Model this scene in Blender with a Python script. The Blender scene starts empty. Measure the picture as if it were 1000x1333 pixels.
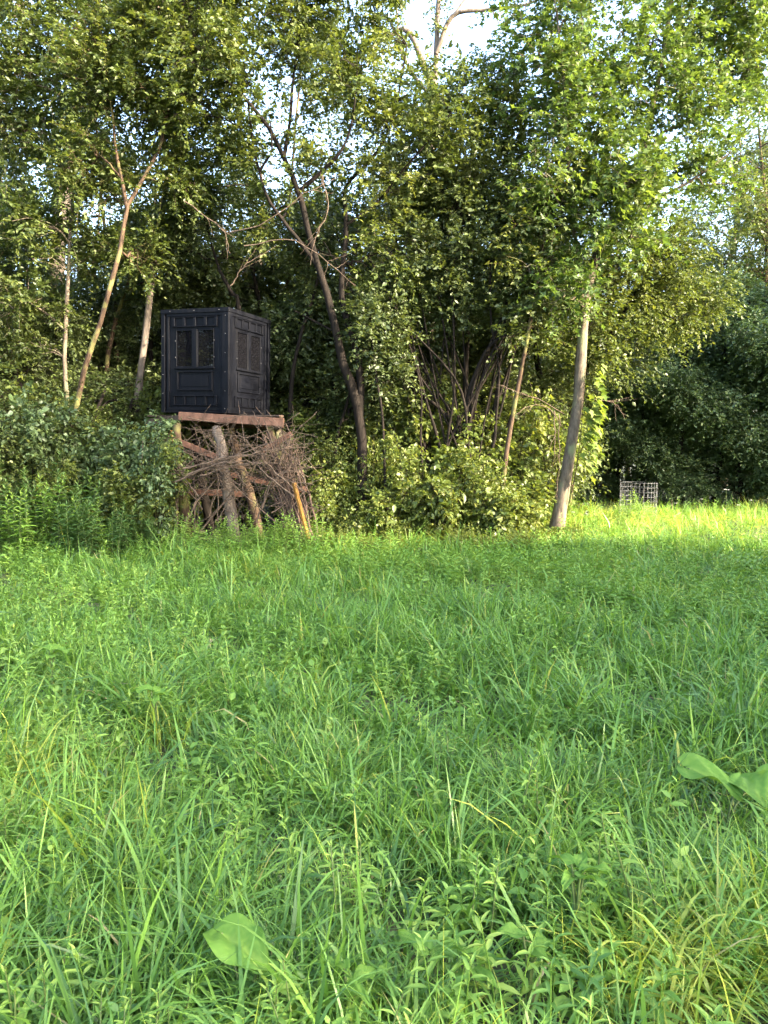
import bpy, math, random
import numpy as np
from mathutils import Vector, Matrix

rnd = random.Random(11)
RNG = np.random.default_rng(11)
scene = bpy.context.scene
COL = scene.collection
R = math.radians

# ------------------------------------------------------------------ camera
CAM_H, FPX, HORIZON = 1.8, 1000.0, 582.0
PITCH = math.atan((666.5 - HORIZON) / FPX)
cam_data = bpy.data.cameras.new('camera')
cam = bpy.data.objects.new('camera', cam_data)
COL.objects.link(cam)
cam.location = (0, 0, CAM_H)
cam.rotation_euler = (R(90) - PITCH, 0, 0)
cam_data.sensor_fit = 'HORIZONTAL'
cam_data.sensor_width = 36.0
cam_data.lens = 36.0 * FPX / 1000.0
cam_data.clip_start = 0.05
cam_data.clip_end = 3000
scene.camera = cam

# ------------------------------------------------------------------ sky and sun
SUN_EL = R(25)
SUN_DIR = Vector((0.87, -0.49, 0)).normalized()          # horizontal direction towards the sun
world = bpy.data.worlds.new('World')
scene.world = world
world.use_nodes = True
wn = world.node_tree
wn.nodes.clear()
sky = wn.nodes.new('ShaderNodeTexSky')
sky.sky_type = 'NISHITA'
sky.sun_disc = False
sky.sun_elevation = SUN_EL
sky.sun_rotation = math.atan2(SUN_DIR.x, SUN_DIR.y)
sky.air_density = 0.9
sky.dust_density = 3.0
sky.ozone_density = 0.6
bg = wn.nodes.new('ShaderNodeBackground')
bg.inputs['Strength'].default_value = 0.15
wo = wn.nodes.new('ShaderNodeOutputWorld')
wn.links.new(sky.outputs[0], bg.inputs[0])
wn.links.new(bg.outputs[0], wo.inputs[0])

sun_data = bpy.data.lights.new('sun', 'SUN')
sun_data.energy = 2.7
sun_data.angle = R(0.53)
sun_data.color = (1.0, 0.86, 0.66)
sun = bpy.data.objects.new('sun', sun_data)
COL.objects.link(sun)
to_sun = Vector((SUN_DIR.x * math.cos(SUN_EL), SUN_DIR.y * math.cos(SUN_EL), math.sin(SUN_EL)))
sun.rotation_euler = to_sun.to_track_quat('Z', 'Y').to_euler()
sun.location = (30, -5, 20)

scene.view_settings.view_transform = 'Standard'
scene.view_settings.look = 'None'
scene.view_settings.gamma = 1.0
scene.view_settings.use_curve_mapping = False
scene.view_settings.exposure = 3.45

cy = scene.cycles
cy.max_bounces = 7
cy.diffuse_bounces = 4
cy.glossy_bounces = 2
cy.transmission_bounces = 5
cy.transparent_max_bounces = 6
cy.caustics_reflective = False
cy.caustics_refractive = False
cy.sample_clamp_indirect = 6.0
cy.use_denoising = True
cy.denoiser = 'OPENIMAGEDENOISE'
cy.denoising_input_passes = 'RGB_ALBEDO_NORMAL'
cy.denoising_prefilter = 'ACCURATE'
scene.render.film_transparent = False


def at(px, py, Y):
    """world point on the plane at distance Y seen at photo pixel (px, py)"""
    x = (px - 500.0) / FPX
    y = (666.5 - py) / FPX
    d = Vector((x, math.cos(PITCH) + y * math.sin(PITCH), -math.sin(PITCH) + y * math.cos(PITCH)))
    s = Y / d.y
    return Vector((d.x * s, Y, CAM_H + d.z * s))


def gz(x, y):
    return (0.035 * np.sin(x * 0.9 + 0.4) * np.cos(y * 0.7) + 0.02 * np.sin(x * 2.1 + y * 1.7)
            + 0.10 * np.exp(-((x - 6.0) ** 2 / 14 + (y - 17.0) ** 2 / 5)))


# ------------------------------------------------------------------ object helpers
def tag(o, label=None, cat=None, group=None, kind=None):
    if label: o['label'] = label
    if cat: o['category'] = cat
    if group: o['group'] = group
    if kind: o['kind'] = kind
    return o


def empty(name, loc=(0, 0, 0), rot=(0, 0, 0)):
    o = bpy.data.objects.new(name, None)
    o.empty_display_size = 0.1
    COL.objects.link(o)
    o.location = loc
    o.rotation_euler = rot
    return o


def link(name, mesh, parent=None, loc=None, rot=None):
    o = bpy.data.objects.new(name, mesh)
    COL.objects.link(o)
    if parent is not None: o.parent = parent
    if loc is not None: o.location = loc
    if rot is not None: o.rotation_euler = rot
    return o


def copy_tree(o, parent=None):
    c = o.copy()
    COL.objects.link(c)
    c.parent = parent
    for ch in list(o.children):
        copy_tree(ch, c)
    return c


def mesh_np(name, V, F, mat, tint=None, smooth=False):
    """V (n,3); F list of integer arrays, each (m,k)"""
    me = bpy.data.meshes.new(name)
    V = np.ascontiguousarray(V, dtype=np.float32)
    F = [np.asarray(f, dtype=np.int32) for f in F if len(f)]
    me.vertices.add(len(V))
    me.vertices.foreach_set('co', V.ravel())
    idx = np.concatenate([f.ravel() for f in F]) if F else np.zeros(0, np.int32)
    tot = np.concatenate([np.full(len(f), f.shape[1], np.int32) for f in F])
    start = np.concatenate([[0], np.cumsum(tot)[:-1]]).astype(np.int32)
    me.loops.add(len(idx))
    me.loops.foreach_set('vertex_index', idx)
    me.polygons.add(len(tot))
    me.polygons.foreach_set('loop_start', start)
    if smooth:
        me.polygons.foreach_set('use_smooth', np.ones(len(tot), dtype=bool))
    if tint is not None:
        a = me.attributes.new('tint', 'FLOAT', 'POINT')
        a.data.foreach_set('value', np.ascontiguousarray(tint, dtype=np.float32))
    me.materials.append(mat)
    me.update(calc_edges=True)
    return me


class Acc:
    """collects vertex/face arrays into one mesh"""
    def __init__(self):
        self.V, self.F, self.T, self.n = [], [], [], 0

    def add(self, V, F, T=None):
        V = np.asarray(V, dtype=np.float64).reshape(-1, 3)
        self.V.append(V)
        for f in F:
            self.F.append(np.asarray(f) + self.n)
        self.T.append(np.zeros(len(V)) if T is None else np.asarray(T, dtype=np.float64))
        self.n += len(V)

    def mesh(self, name, mat, smooth=False, origin=None, tint=True):
        V = np.concatenate(self.V)
        if origin is not None:
            V = V - np.array(origin)
        return mesh_np(name, V, self.F, mat, np.concatenate(self.T) if tint else None, smooth)


def norm(a):
    return a / np.maximum(np.linalg.norm(a, axis=-1, keepdims=True), 1e-9)


def tubes(P, Rad, S):
    """P (N,K,3), Rad (N,K): N tubes of S sides"""
    P = np.asarray(P, float); Rad = np.asarray(Rad, float)
    N, K, _ = P.shape
    T = norm(np.gradient(P, axis=1))
    ref = np.where(np.abs(T[:, :1, 2:3]) > 0.8, np.array([1.0, 0, 0]), np.array([0, 0, 1.0]))
    U = norm(np.cross(T, ref)); W = np.cross(T, U)
    a = np.arange(S) * 2 * np.pi / S
    V = (P[:, :, None, :] + Rad[:, :, None, None] *
         (np.cos(a)[None, None, :, None] * U[:, :, None, :] + np.sin(a)[None, None, :, None] * W[:, :, None, :]))
    i = np.arange(N)[:, None, None] * K * S
    k = np.arange(K - 1)[None, :, None] * S
    s = np.arange(S)[None, None, :]; s2 = (s + 1) % S
    F = np.stack([i + k + s, i + k + s2, i + k + S + s2, i + k + S + s], -1).reshape(-1, 4)
    return V.reshape(-1, 3), F


def resample(pts, K):
    """smooth polyline through pts (Catmull-Rom), K points"""
    p = np.array([list(q) for q in pts], float)
    if len(p) == 2:
        return p[0] + (p[1] - p[0]) * np.linspace(0, 1, K)[:, None]
    q = np.vstack([2 * p[0] - p[1], p, 2 * p[-1] - p[-2]])
    t = np.linspace(0, len(p) - 1 - 1e-6, K)
    i = t.astype(int); f = (t - i)[:, None]
    a, b, c, d = q[i], q[i + 1], q[i + 2], q[i + 3]
    return 0.5 * (2 * b + (c - a) * f + (2 * a - 5 * b + 4 * c - d) * f ** 2 + (3 * b - a - 3 * c + d) * f ** 3)


# leaf templates: rows (u along, v across, w along normal), faces
def _tmpl(v, f):
    return np.array(v, float), [np.array(f)]


LEAF2 = _tmpl([(0, 0, 0), (.45, 1, .07), (1, 0, -.1), (.45, -1, .07)], [(0, 2, 1), (0, 3, 2)])
LEAF6 = _tmpl([(0, 0, 0), (.3, .9, .06), (.3, -.9, .06), (.68, .72, .01), (.68, -.72, .01), (1, 0, -.16), (.5, 0, -.02)],
              [(0, 6, 1), (1, 6, 3), (3, 6, 5), (0, 2, 6), (2, 4, 6), (4, 5, 6)])
_h = [(-.08, .5), (.2, .46), (.5, 1.0), (.52, .38)]
LEAFM = _tmpl([(.3, 0, -.03)] + [(u, v, .05 * abs(v)) for u, v in _h] + [(1, 0, -.12)] + [(u, -v, .05 * abs(v)) for u, v in reversed(_h)],
              [(0, i + 1, i) for i in range(1, 9)] + [(0, 1, 9)])


LEAF3 = _tmpl([(0, 0, 0), (.42, 1, .05), (.5, .3, 0), (1, 0, -.12), (.5, -.3, 0), (.42, -1, .05)], [(0, 2, 1), (0, 3, 2), (0, 4, 3), (0, 5, 4)])


def leaves(P, D, N, L, W, tmpl):
    tv, tf = tmpl
    D = norm(D)
    N = norm(N - D * np.sum(N * D, -1, keepdims=True))
    S = np.cross(N, D)
    n = len(P)
    V = (P[:, None, :] + tv[None, :, 0:1] * L[:, None, None] * D[:, None, :]
         + tv[None, :, 1:2] * (W[:, None, None] * .5) * S[:, None, :]
         + tv[None, :, 2:3] * L[:, None, None] * N[:, None, :])
    k = len(tv)
    F = [(np.arange(n)[:, None, None] * k + f[None]).reshape(-1, f.shape[1]) for f in tf]
    return V.reshape(-1, 3), F, k


def noise2(x, y, s, ph=0.0):
    return (np.sin(x * s + 1.3 + ph) * np.cos(y * s * 1.13 + 0.7 * ph) + np.sin((x + y) * s * 0.61 + 2 * ph)
            + np.sin((x - 1.7 * y) * s * 1.9 + ph) * 0.5) / 2.5


# ------------------------------------------------------------------ materials
def new_mat(name):
    m = bpy.data.materials.new(name)
    m.use_nodes = True
    nt = m.node_tree
    return m, nt, nt.nodes['Principled BSDF'], nt.nodes['Material Output']


def ramp(nt, stops, fac):
    r = nt.nodes.new('ShaderNodeValToRGB')
    el = r.color_ramp.elements
    while len(el) < len(stops): el.new(0.5)
    for e, (p, c) in zip(el, stops):
        e.position = p
        e.color = (*c, 1)
    nt.links.new(fac, r.inputs[0])
    return r


def leaf_mat(name, stops, trans=0.35, tcol=(1.25, 1.2, .55), rough=0.45, spec=0.45):
    m, nt, p, out = new_mat(name)
    a = nt.nodes.new('ShaderNodeAttribute'); a.attribute_name = 'tint'
    r = ramp(nt, stops, a.outputs['Fac'])
    nt.links.new(r.outputs[0], p.inputs['Base Color'])
    p.inputs['Roughness'].default_value = rough
    p.inputs['Specular IOR Level'].default_value = spec
    mul = nt.nodes.new('ShaderNodeMix'); mul.data_type = 'RGBA'; mul.blend_type = 'MULTIPLY'
    mul.inputs[0].default_value = 1.0
    nt.links.new(r.outputs[0], mul.inputs[6])
    mul.inputs[7].default_value = (*tcol, 1)
    tr = nt.nodes.new('ShaderNodeBsdfTranslucent')
    nt.links.new(mul.outputs[2], tr.inputs[0])
    mx = nt.nodes.new('ShaderNodeMixShader'); mx.inputs[0].default_value = trans
    nt.links.new(p.outputs[0], mx.inputs[1]); nt.links.new(tr.outputs[0], mx.inputs[2])
    nt.links.new(mx.outputs[0], out.inputs[0])
    return m


def bark_mat(name, c1, c2, scale=9.0, stretch=0.25, bump=0.6, moss=None):
    m, nt, p, out = new_mat(name)
    tc = nt.nodes.new('ShaderNodeTexCoord')
    mp = nt.nodes.new('ShaderNodeMapping'); mp.inputs['Scale'].default_value = (1, 1, stretch)
    nt.links.new(tc.outputs['Object'], mp.inputs[0])
    n1 = nt.nodes.new('ShaderNodeTexNoise'); n1.inputs['Scale'].default_value = scale
    n1.inputs['Detail'].default_value = 6; n1.inputs['Roughness'].default_value = .7
    nt.links.new(mp.outputs[0], n1.inputs[0])
    r = ramp(nt, [(.32, c1), (.66, c2)], n1.outputs['Fac'])
    col = r.outputs[0]
    if moss:
        n2 = nt.nodes.new('ShaderNodeTexNoise'); n2.inputs['Scale'].default_value = 3.2
        n2.inputs['Detail'].default_value = 4
        nt.links.new(tc.outputs['Object'], n2.inputs[0])
        rr = ramp(nt, [(.5, (0, 0, 0)), (.68, (1, 1, 1))], n2.outputs['Fac'])
        mix = nt.nodes.new('ShaderNodeMix'); mix.data_type = 'RGBA'
        nt.links.new(rr.outputs[0], mix.inputs[0]); nt.links.new(col, mix.inputs[6])
        mix.inputs[7].default_value = (*moss, 1)
        col = mix.outputs[2]
    nt.links.new(col, p.inputs['Base Color'])
    p.inputs['Roughness'].default_value = .85
    p.inputs['Specular IOR Level'].default_value = .12
    b = nt.nodes.new('ShaderNodeBump'); b.inputs['Strength'].default_value = bump; b.inputs['Distance'].default_value = .02
    nt.links.new(n1.outputs['Fac'], b.inputs['Height'])
    nt.links.new(b.outputs[0], p.inputs['Normal'])
    return m


def plain_mat(name, col, rough=.5, metal=0.0, spec=.5, nscale=20.0, nvar=.35):
    m, nt, p, out = new_mat(name)
    tc = nt.nodes.new('ShaderNodeTexCoord')
    n = nt.nodes.new('ShaderNodeTexNoise'); n.inputs['Scale'].default_value = nscale; n.inputs['Detail'].default_value = 5
    nt.links.new(tc.outputs['Object'], n.inputs[0])
    lo = tuple(c * (1 - nvar) for c in col); hi = tuple(min(1, c * (1 + nvar)) for c in col)
    r = ramp(nt, [(.3, lo), (.7, hi)], n.outputs['Fac'])
    nt.links.new(r.outputs[0], p.inputs['Base Color'])
    p.inputs['Roughness'].default_value = rough
    p.inputs['Metallic'].default_value = metal
    p.inputs['Specular IOR Level'].default_value = spec
    return m


M = {}
M['leaf_dark'] = leaf_mat('leaf_dark', [(0, (.042, .062, .024)), (.5, (.08, .11, .036)), (1, (.13, .158, .05))], .36, rough=.45)
M['leaf_mid'] = leaf_mat('leaf_mid', [(0, (.044, .066, .018)), (.5, (.088, .122, .030)), (1, (.15, .172, .042))], .42)
M['leaf_maple'] = leaf_mat('leaf_maple', [(0, (.048, .086, .022)), (.5, (.085, .14, .032)), (1, (.14, .19, .042))], .46)
M['leaf_blue'] = leaf_mat('leaf_blue', [(0, (.058, .092, .04)), (.5, (.095, .148, .056)), (1, (.145, .195, .065))], .3, tcol=(1.1, 1.2, .6))
M['leaf_under'] = leaf_mat('leaf_under', [(0, (.06, .09, .018)), (.5, (.125, .165, .032)), (1, (.20, .215, .05))], .42)
M['leaf_weed'] = leaf_mat('leaf_weed', [(0, (.04, .09, .028)), (.6, (.068, .14, .038)), (1, (.13, .20, .045))], .34)
M['leaf_vine'] = leaf_mat('leaf_vine', [(0, (.10, .16, .03)), (1, (.19, .24, .05))], .42)
M['grass'] = leaf_mat('grass', [(0, (.058, .135, .030)), (.35, (.13, .26, .046)), (.7, (.22, .37, .064)), (.9, (.37, .40, .06)), (1, (.45, .37, .19))],
                      .38, rough=.36, spec=.4)
M['herb'] = leaf_mat('herb', [(0, (.08, .18, .035)), (.5, (.165, .30, .05)), (1, (.28, .39, .075))], .36, rough=.45, spec=.35)
M['burdock'] = leaf_mat('burdock', [(0, (.075, .18, .025)), (1, (.21, .33, .06))], .35, rough=.55, spec=.18)
M['bark_grey'] = bark_mat('bark_grey', (.042, .034, .026), (.185, .148, .108), 11, .3, .9, (.16, .17, .09))
M['bark_dark'] = bark_mat('bark_dark', (.0045, .0038, .003), (.022, .017, .013), 14, .2, .7)
M['bark_brown'] = bark_mat('bark_brown', (.018, .012, .008), (.10, .066, .042), 14, .22, .8, (.15, .15, .05))
M['bark_pale'] = bark_mat('bark_pale', (.04, .033, .027), (.19, .155, .12), 12, .3, .6)
M['dry_twig'] = bark_mat('dry_twig', (.035, .026, .019), (.15, .11, .08), 20, .3, .4)
M['red_twig'] = bark_mat('red_twig', (.045, .031, .023), (.15, .10, .075), 18, .3, .4)
M['stem_green'] = plain_mat('stem_green', (.08, .12, .03), .6)

m, nt, p, out = new_mat('soil')
tc = nt.nodes.new('ShaderNodeTexCoord')
n1 = nt.nodes.new('ShaderNodeTexNoise'); n1.inputs['Scale'].default_value = 1.4; n1.inputs['Detail'].default_value = 9
nt.links.new(tc.outputs['Object'], n1.inputs[0])
r_ = ramp(nt, [(.3, (.022, .025, .01)), (.5, (.045, .055, .018)), (.72, (.10, .085, .045))], n1.outputs['Fac'])
nt.links.new(r_.outputs[0], p.inputs['Base Color']); p.inputs['Roughness'].default_value = .95
b_ = nt.nodes.new('ShaderNodeBump'); b_.inputs['Strength'].default_value = .8; b_.inputs['Distance'].default_value = .05
nt.links.new(n1.outputs['Fac'], b_.inputs['Height']); nt.links.new(b_.outputs[0], p.inputs['Normal'])
M['soil'] = m

# ------------------------------------------------------------------ ground sheet to the horizon
xs = np.concatenate([-np.geomspace(900, 16, 14), np.linspace(-15, 15, 91), np.geomspace(16, 900, 14)])
ys = np.concatenate([[-900, -400, -150, -60, -20, -8], np.linspace(-2, 32, 103), np.geomspace(34, 900, 14)])
gx, gy = np.meshgrid(xs, ys)
gv = np.stack([gx, gy, gz(gx, gy)], -1).reshape(-1, 3)
nx = len(xs); ny = len(ys)
ii, jj = np.meshgrid(np.arange(nx - 1), np.arange(ny - 1))
q = (jj * nx + ii).ravel()
ground = link('ground', mesh_np('ground', gv, [np.stack([q, q + 1, q + nx + 1, q + nx], -1)], M['soil'], smooth=True))
tag(ground, 'dark woodland soil and meadow ground under the grass', 'ground', kind='structure')


# ------------------------------------------------------------------ tree builder
def blob(px, py, Y, rx, ry, rd=None):
    c = at(px, py, Y)
    k = Y / FPX
    return (np.array(c), np.array([rx * k, rd if rd else (rx + ry) * .5 * k, ry * k]))


def build_plant(name, label, cat, base, limbs, blobs, ncl, leaf, bark, leafL=.11, asp=.5, nt=6, nl=13, tw=.55,
                tmpl=LEAF2, seed=1, group=None, auto_limbs=True, tint_bias=0.0, up_leaf=.9, trunk_name='trunk',
                crown_name='crown', extra=None, rbranch=1.0, shell=.45):
    """limbs: list of (points, r0, r1) in world space; blobs: crown ellipsoids (centre, radii)"""
    if tmpl is LEAF2: leafL *= .84; nl = int(nl * 1.3)
    rg = np.random.default_rng(seed)
    base = np.array(base, float)
    L3 = [(resample(p, 18), np.linspace(0, 1, 18), r0, r1) for p, r0, r1 in limbs]
    wood = Acc()
    lim = []
    for pts, t, r0, r1 in L3:
        j = rg.normal(0, 1, pts.shape) * (r0 * .22); j = (j + np.roll(j, 1, 0) + np.roll(j, -1, 0)) / 3; j[0] = 0
        pts = pts + j
        rad = r0 + (r1 - r0) * t ** .85
        kn = rg.normal(0, .08, 18); rad = rad * (1 + (kn + np.roll(kn, 1)) * .6)
        if abs(pts[0, 2] - base[2]) < .25: rad[0] *= 1.35; rad[1] *= 1.1
        lim.append((pts, rad))
    if auto_limbs:
        nodes = np.concatenate([l[0] for l in lim]); nr = np.concatenate([l[1] for l in lim])
        for c, r in blobs:
            d = np.linalg.norm(nodes - c, axis=1) + 1.2 * np.maximum(0, nodes[:, 2] - c[2] + .3 * r[2]) + np.where(nodes[:, 2] < base[2] + .25 * (c[2] - base[2]), 3, 0)
            k = int(np.argmin(d)); a = nodes[k]
            if np.linalg.norm(a - c) < .4: continue
            mid = a * .5 + c * .5 + np.array([0, 0, .12 * np.linalg.norm(c - a)]) + rg.normal(0, .12, 3)
            tip = c + (c - a) / np.linalg.norm(c - a) * r.mean() * .5
            pts = resample([a, mid, c, tip], 14) + 0
            pts[2:] += rg.normal(0, .035, pts[2:].shape)
            r0 = min(nr[k] * .7, .02 + .014 * np.linalg.norm(c - a))
            lim.append((pts, np.linspace(r0, .008, 14)))
    for pts, rad in lim:
        V, F = tubes(pts[None], rad[None], 9 if rad[0] > .05 else 6)
        wood.add(V, [F])
    nodes = np.concatenate([l[0][3:] for l in lim]); nr = np.concatenate([l[1][3:] for l in lim])
    # clusters of sprays inside the blobs
    vol = np.array([np.prod(r) ** .75 for _, r in blobs]); pick = rg.choice(len(blobs), ncl, p=vol / vol.sum())
    dv = norm(rg.normal(0, 1, (ncl, 3))); rr = rg.random(ncl) ** shell
    C = np.array([blobs[i][0] for i in pick]) + dv * rr[:, None] * np.array([blobs[i][1] for i in pick])
    C[:, 2] = np.maximum(C[:, 2], base[2] + .12)
    dist = np.linalg.norm(C[:, None] - nodes[None], axis=2) + .9 * np.maximum(0, nodes[None, :, 2] - C[:, None, 2])
    k = np.argmin(dist, 1)
    A = nodes[k]; ln = np.linalg.norm(C - A, axis=1)
    t = np.linspace(0, 1, 6)
    P = A[:, None] + (C - A)[:, None] * t[None, :, None]
    P[:, :, 2] += (ln * rg.uniform(-.02, .2, ncl))[:, None] * np.sin(np.pi * t)[None]
    wob = rg.normal(0, .05, P.shape) * ln[:, None, None]; wob[:, 0] = 0
    P += wob
    r0 = np.minimum(nr[k] * .6, .005 + .006 * ln) * rbranch
    Rr = r0[:, None] + (.0035 - r0)[:, None] * t[None]
    br = Acc()
    V, F = tubes(P, Rr, 3)
    br.add(V, [F])
    # twigs
    bdir = norm(P[:, -1] - P[:, 2])
    tt = rg.uniform(.35, 1, (ncl, nt))
    fi = tt * 5; i0 = np.minimum(fi.astype(int), 4); f = (fi - i0)[..., None]
    ar = np.arange(ncl)[:, None]
    S0 = P[ar, i0] * (1 - f) + P[ar, i0 + 1] * f
    TD = bdir[:, None] * .55 + rg.normal(0, .62, (ncl, nt, 3)); TD[..., 2] += .12
    TD = norm(TD).reshape(-1, 3); S0 = S0.reshape(-1, 3)
    TL = tw * rg.uniform(.55, 1.25, len(S0))
    tq = np.linspace(0, 1, 3)
    TP = S0[:, None] + TD[:, None] * (TL[:, None] * tq)[..., None]
    TP[:, :, 2] -= (TL * .22)[:, None] * tq[None] ** 2
    V, F = tubes(TP[::2], np.broadcast_to(np.array([.0038, .003, .001]) * (tw / .5) ** .5, (len(TP[::2]), 3)), 3)
    br.add(V, [F])
    # leaves
    nT = len(S0)
    u = (np.arange(nl) + .5) / nl * .95 + .08
    u = np.clip(u[None] + rg.normal(0, .04, (nT, nl)), .05, 1.03)
    LP = S0[:, None] + TD[:, None] * (TL[:, None] * u)[..., None]
    LP[:, :, 2] -= (TL * .22)[:, None] * u ** 2
    side = norm(np.cross(TD, np.array([0, 0, 1.0])) + 1e-6)
    sg = np.where(np.arange(nl) % 2 == 0, 1.0, -1.0)
    LD = TD[:, None] * .55 + side[:, None] * sg[None, :, None] * .85 + rg.normal(0, .38, (nT, nl, 3))
    LD[..., 2] -= .22
    LN = np.array([0, 0, up_leaf]) + rg.normal(0, .55, (nT, nl, 3))
    n = nT * nl
    ll = leafL * np.clip(rg.lognormal(-.12, .28, n), .4, 1.6)
    V, F, kk = leaves(LP.reshape(-1, 3), LD.reshape(-1, 3), LN.reshape(-1, 3), ll, ll * asp * rg.uniform(.85, 1.15, n), tmpl)
    ctint = np.clip(rg.normal(.45 + tint_bias, .17, ncl), 0, 1)
    ti = np.clip(np.repeat(ctint, nt * nl) + rg.normal(0, .14, n), 0, 1)
    cr = Acc(); cr.add(V, F, np.repeat(ti, kk))
    root = empty(name, base)
    tag(root, label, cat, group)
    link(trunk_name, wood.mesh(trunk_name, bark, True, base, False), root)
    link('branches', br.mesh('branches', bark, True, base, False), root)
    link(crown_name, cr.mesh(crown_name, leaf, False, base), root)
    return root


def path(*pp):
    """world points from (px, py, Y) triples"""
    return [at(*q) for q in pp]


def grounded(pts, z=-.06):
    p0 = pts[0].copy(); p0.z = float(gz(p0.x, p0.y)) + z
    pts[0] = p0
    return pts


# --- the maple with the pale leaning trunk
tr = grounded(path((723, 690, 15), (733, 640, 15), (748, 545, 15), (756, 470, 15), (760, 400, 15), (776, 335, 15.1), (802, 285, 15.2), (832, 230, 15.3), (850, 150, 15.4), (870, 40, 15.5), (885, -80, 15.6)))
l2 = path((760, 400, 15), (752, 330, 15), (742, 240, 14.8), (735, 120, 14.7), (725, 20, 14.6))
l3 = path((802, 285, 15.2), (850, 262, 15), (900, 235, 14.8), (950, 200, 14.6))
build_plant('maple_tree', 'maple tree with pale grey leaning trunk and vine beside the wire cage', 'tree', tr[0],
            [(tr, .142, .04), (l2, .05, .018), (l3, .05, .015)],
            [blob(800, 90, 15.3, 120, 90), blob(905, 150, 15, 80, 75), blob(735, 130, 14.8, 85, 85), blob(850, 235, 14.9, 95, 45), blob(700, 30, 15, 70, 70),
             blob(920, 40, 15.6, 90, 70), blob(830, -90, 15.5, 170, 90), blob(780, 210, 15, 80, 50), blob(935, 235, 14.6, 45, 35), blob(815, 310, 14.4, 60, 40), blob(720, 240, 14.4, 60, 55), blob(700, 350, 14.5, 50, 35), blob(985, 90, 15.4, 50, 60), blob(735, 385, 14.3, 48, 28), blob(812, 240, 14.4, 62, 48), blob(785, 300, 14.5, 45, 28), blob(970, 10, 15.6, 60, 50)],
            620, M['leaf_maple'], M['bark_grey'], leafL=.125, asp=.8, nt=6, nl=12, tw=.6, tmpl=LEAF3, seed=3, tint_bias=.1)

# --- the dark several-stemmed tree in the middle
tr = grounded(path((470, 690, 14.8), (472, 610, 14.8), (468, 545, 14.8), (458, 500, 14.8), (446, 465, 14.8), (431, 398, 14.8), (414, 347, 14.7), (400, 292, 14.6), (390, 248, 14.6), (370, 204, 14.5), (352, 165, 14.4), (330, 138, 14.3), (300, 105, 14.1), (265, 88, 14)))
sb = path((414, 347, 14.7), (388, 310, 14.6), (370, 288, 14.6), (349, 258, 14.5), (337, 224, 14.5), (329, 185, 14.4), (322, 130, 14.3))
sb2 = path((337, 224, 14.5), (346, 210, 14.4), (354, 196, 14.3), (352, 160, 14.2))
sc = path((468, 545, 14.8), (468, 476, 14.9), (452, 420, 15), (444, 384, 15), (446, 350, 15), (451, 292, 15), (449, 245, 15), (472, 221, 15), (502, 180, 14.9), (520, 120, 14.8), (530, 60, 14.8))
sc2 = path((451, 292, 15), (470, 280, 15), (492, 262, 14.9), (526, 221, 14.8), (560, 180, 14.7), (600, 130, 14.6))
sd = path((390, 248, 14.6), (420, 222, 14.4), (445, 195, 14.2), (460, 150, 14.1), (465, 90, 14))
se = path((370, 204, 14.5), (378, 150, 14.6), (385, 80, 14.7), (400, 10, 14.8))
build_plant('forked_tree', 'dark barked tree forking into several thin curving stems right of the hunting blind', 'tree', tr[0],
            [(tr, .105, .02), (sb, .045, .015), (sb2, .03, .012), (sc, .08, .016), (sc2, .035, .012), (sd, .04, .012), (se, .04, .012)],
            [blob(380, 50, 14.6, 110, 70), blob(290, 110, 14.2, 85, 75), blob(470, 110, 14.5, 90, 75), blob(565, 140, 14.6, 85, 55), blob(250, 40, 14.3, 85, 55),
             blob(420, 210, 14.6, 80, 50), blob(540, 230, 14.9, 60, 50), blob(330, -50, 14.5, 160, 70), blob(480, 0, 14.6, 80, 50), blob(500, 330, 15, 50, 60), blob(300, 205, 14.8, 55, 45), blob(255, 165, 14.8, 50, 45), blob(345, 280, 15.2, 45, 40)],
            510, M['leaf_mid'], M['bark_dark'], leafL=.105, asp=.55, nt=6, nl=15, tw=.55, seed=5, tint_bias=.08)

# --- multi-stemmed shrub tree with arching stems
b0 = at(602, 660, 15.3); b0.z = -.05
stems = []
rr_ = random.Random(4)
for pts, r0 in [(((602, 604, 15.3), (608, 524, 15.3), (621, 482, 15.2), (643, 444, 15.1), (678, 431, 14.9), (725, 425, 14.7)), .065),
                (((598, 600, 15.3), (585, 545, 15.3), (541, 508, 15.3), (505, 479, 15.3), (464, 447, 15.4), (410, 418, 15.5), (383, 404, 15.6)), .055),
                (((606, 600, 15.3), (625, 500, 15.4), (650, 430, 15.4), (690, 410, 15.3), (740, 402, 15.2)), .05),
                (((612, 640, 15.2), (640, 588, 15.1), (646, 545, 15.1), (650, 480, 15.1), (640, 420, 15.1), (638, 340, 15.1)), .045)]:
    stems.append(([b0] + path(*pts), r0, .014))
for k in range(34):
    tx = 470 + 240 * rr_.random(); yy = 14.9 + rr_.random() * 1.3
    bx = 555 + 90 * rr_.random()
    b1 = at(bx, 662, yy); b1.z = -.05
    stems.append(([b1] + path((bx + (tx - bx) * .18 + rr_.uniform(-6, 6), 590, yy), (bx + (tx - bx) * .45 + rr_.uniform(-14, 14), 500, yy), (tx, 420 - 60 * rr_.random(), yy), (tx + (tx - bx) * .5, 350 - 60 * rr_.random(), yy)), rr_.uniform(.02, .045), .01))
build_plant('shrub_tree', 'many stemmed shrub tree with dark arching stems beside the thin leaning sapling', 'tree', b0, stems,
            [blob(640, 330, 15.5, 95, 75), blob(560, 330, 15.6, 75, 85), blob(690, 390, 15.2, 70, 40), blob(520, 400, 15.4, 60, 40), blob(600, 240, 15.6, 95, 60), blob(700, 290, 15.5, 70, 60), blob(590, 410, 15.6, 60, 35)],
            460, M['leaf_dark'], M['bark_dark'], leafL=.10, asp=.55, nt=6, nl=14, tw=.5, seed=8, tint_bias=.06, auto_limbs=False)

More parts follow.
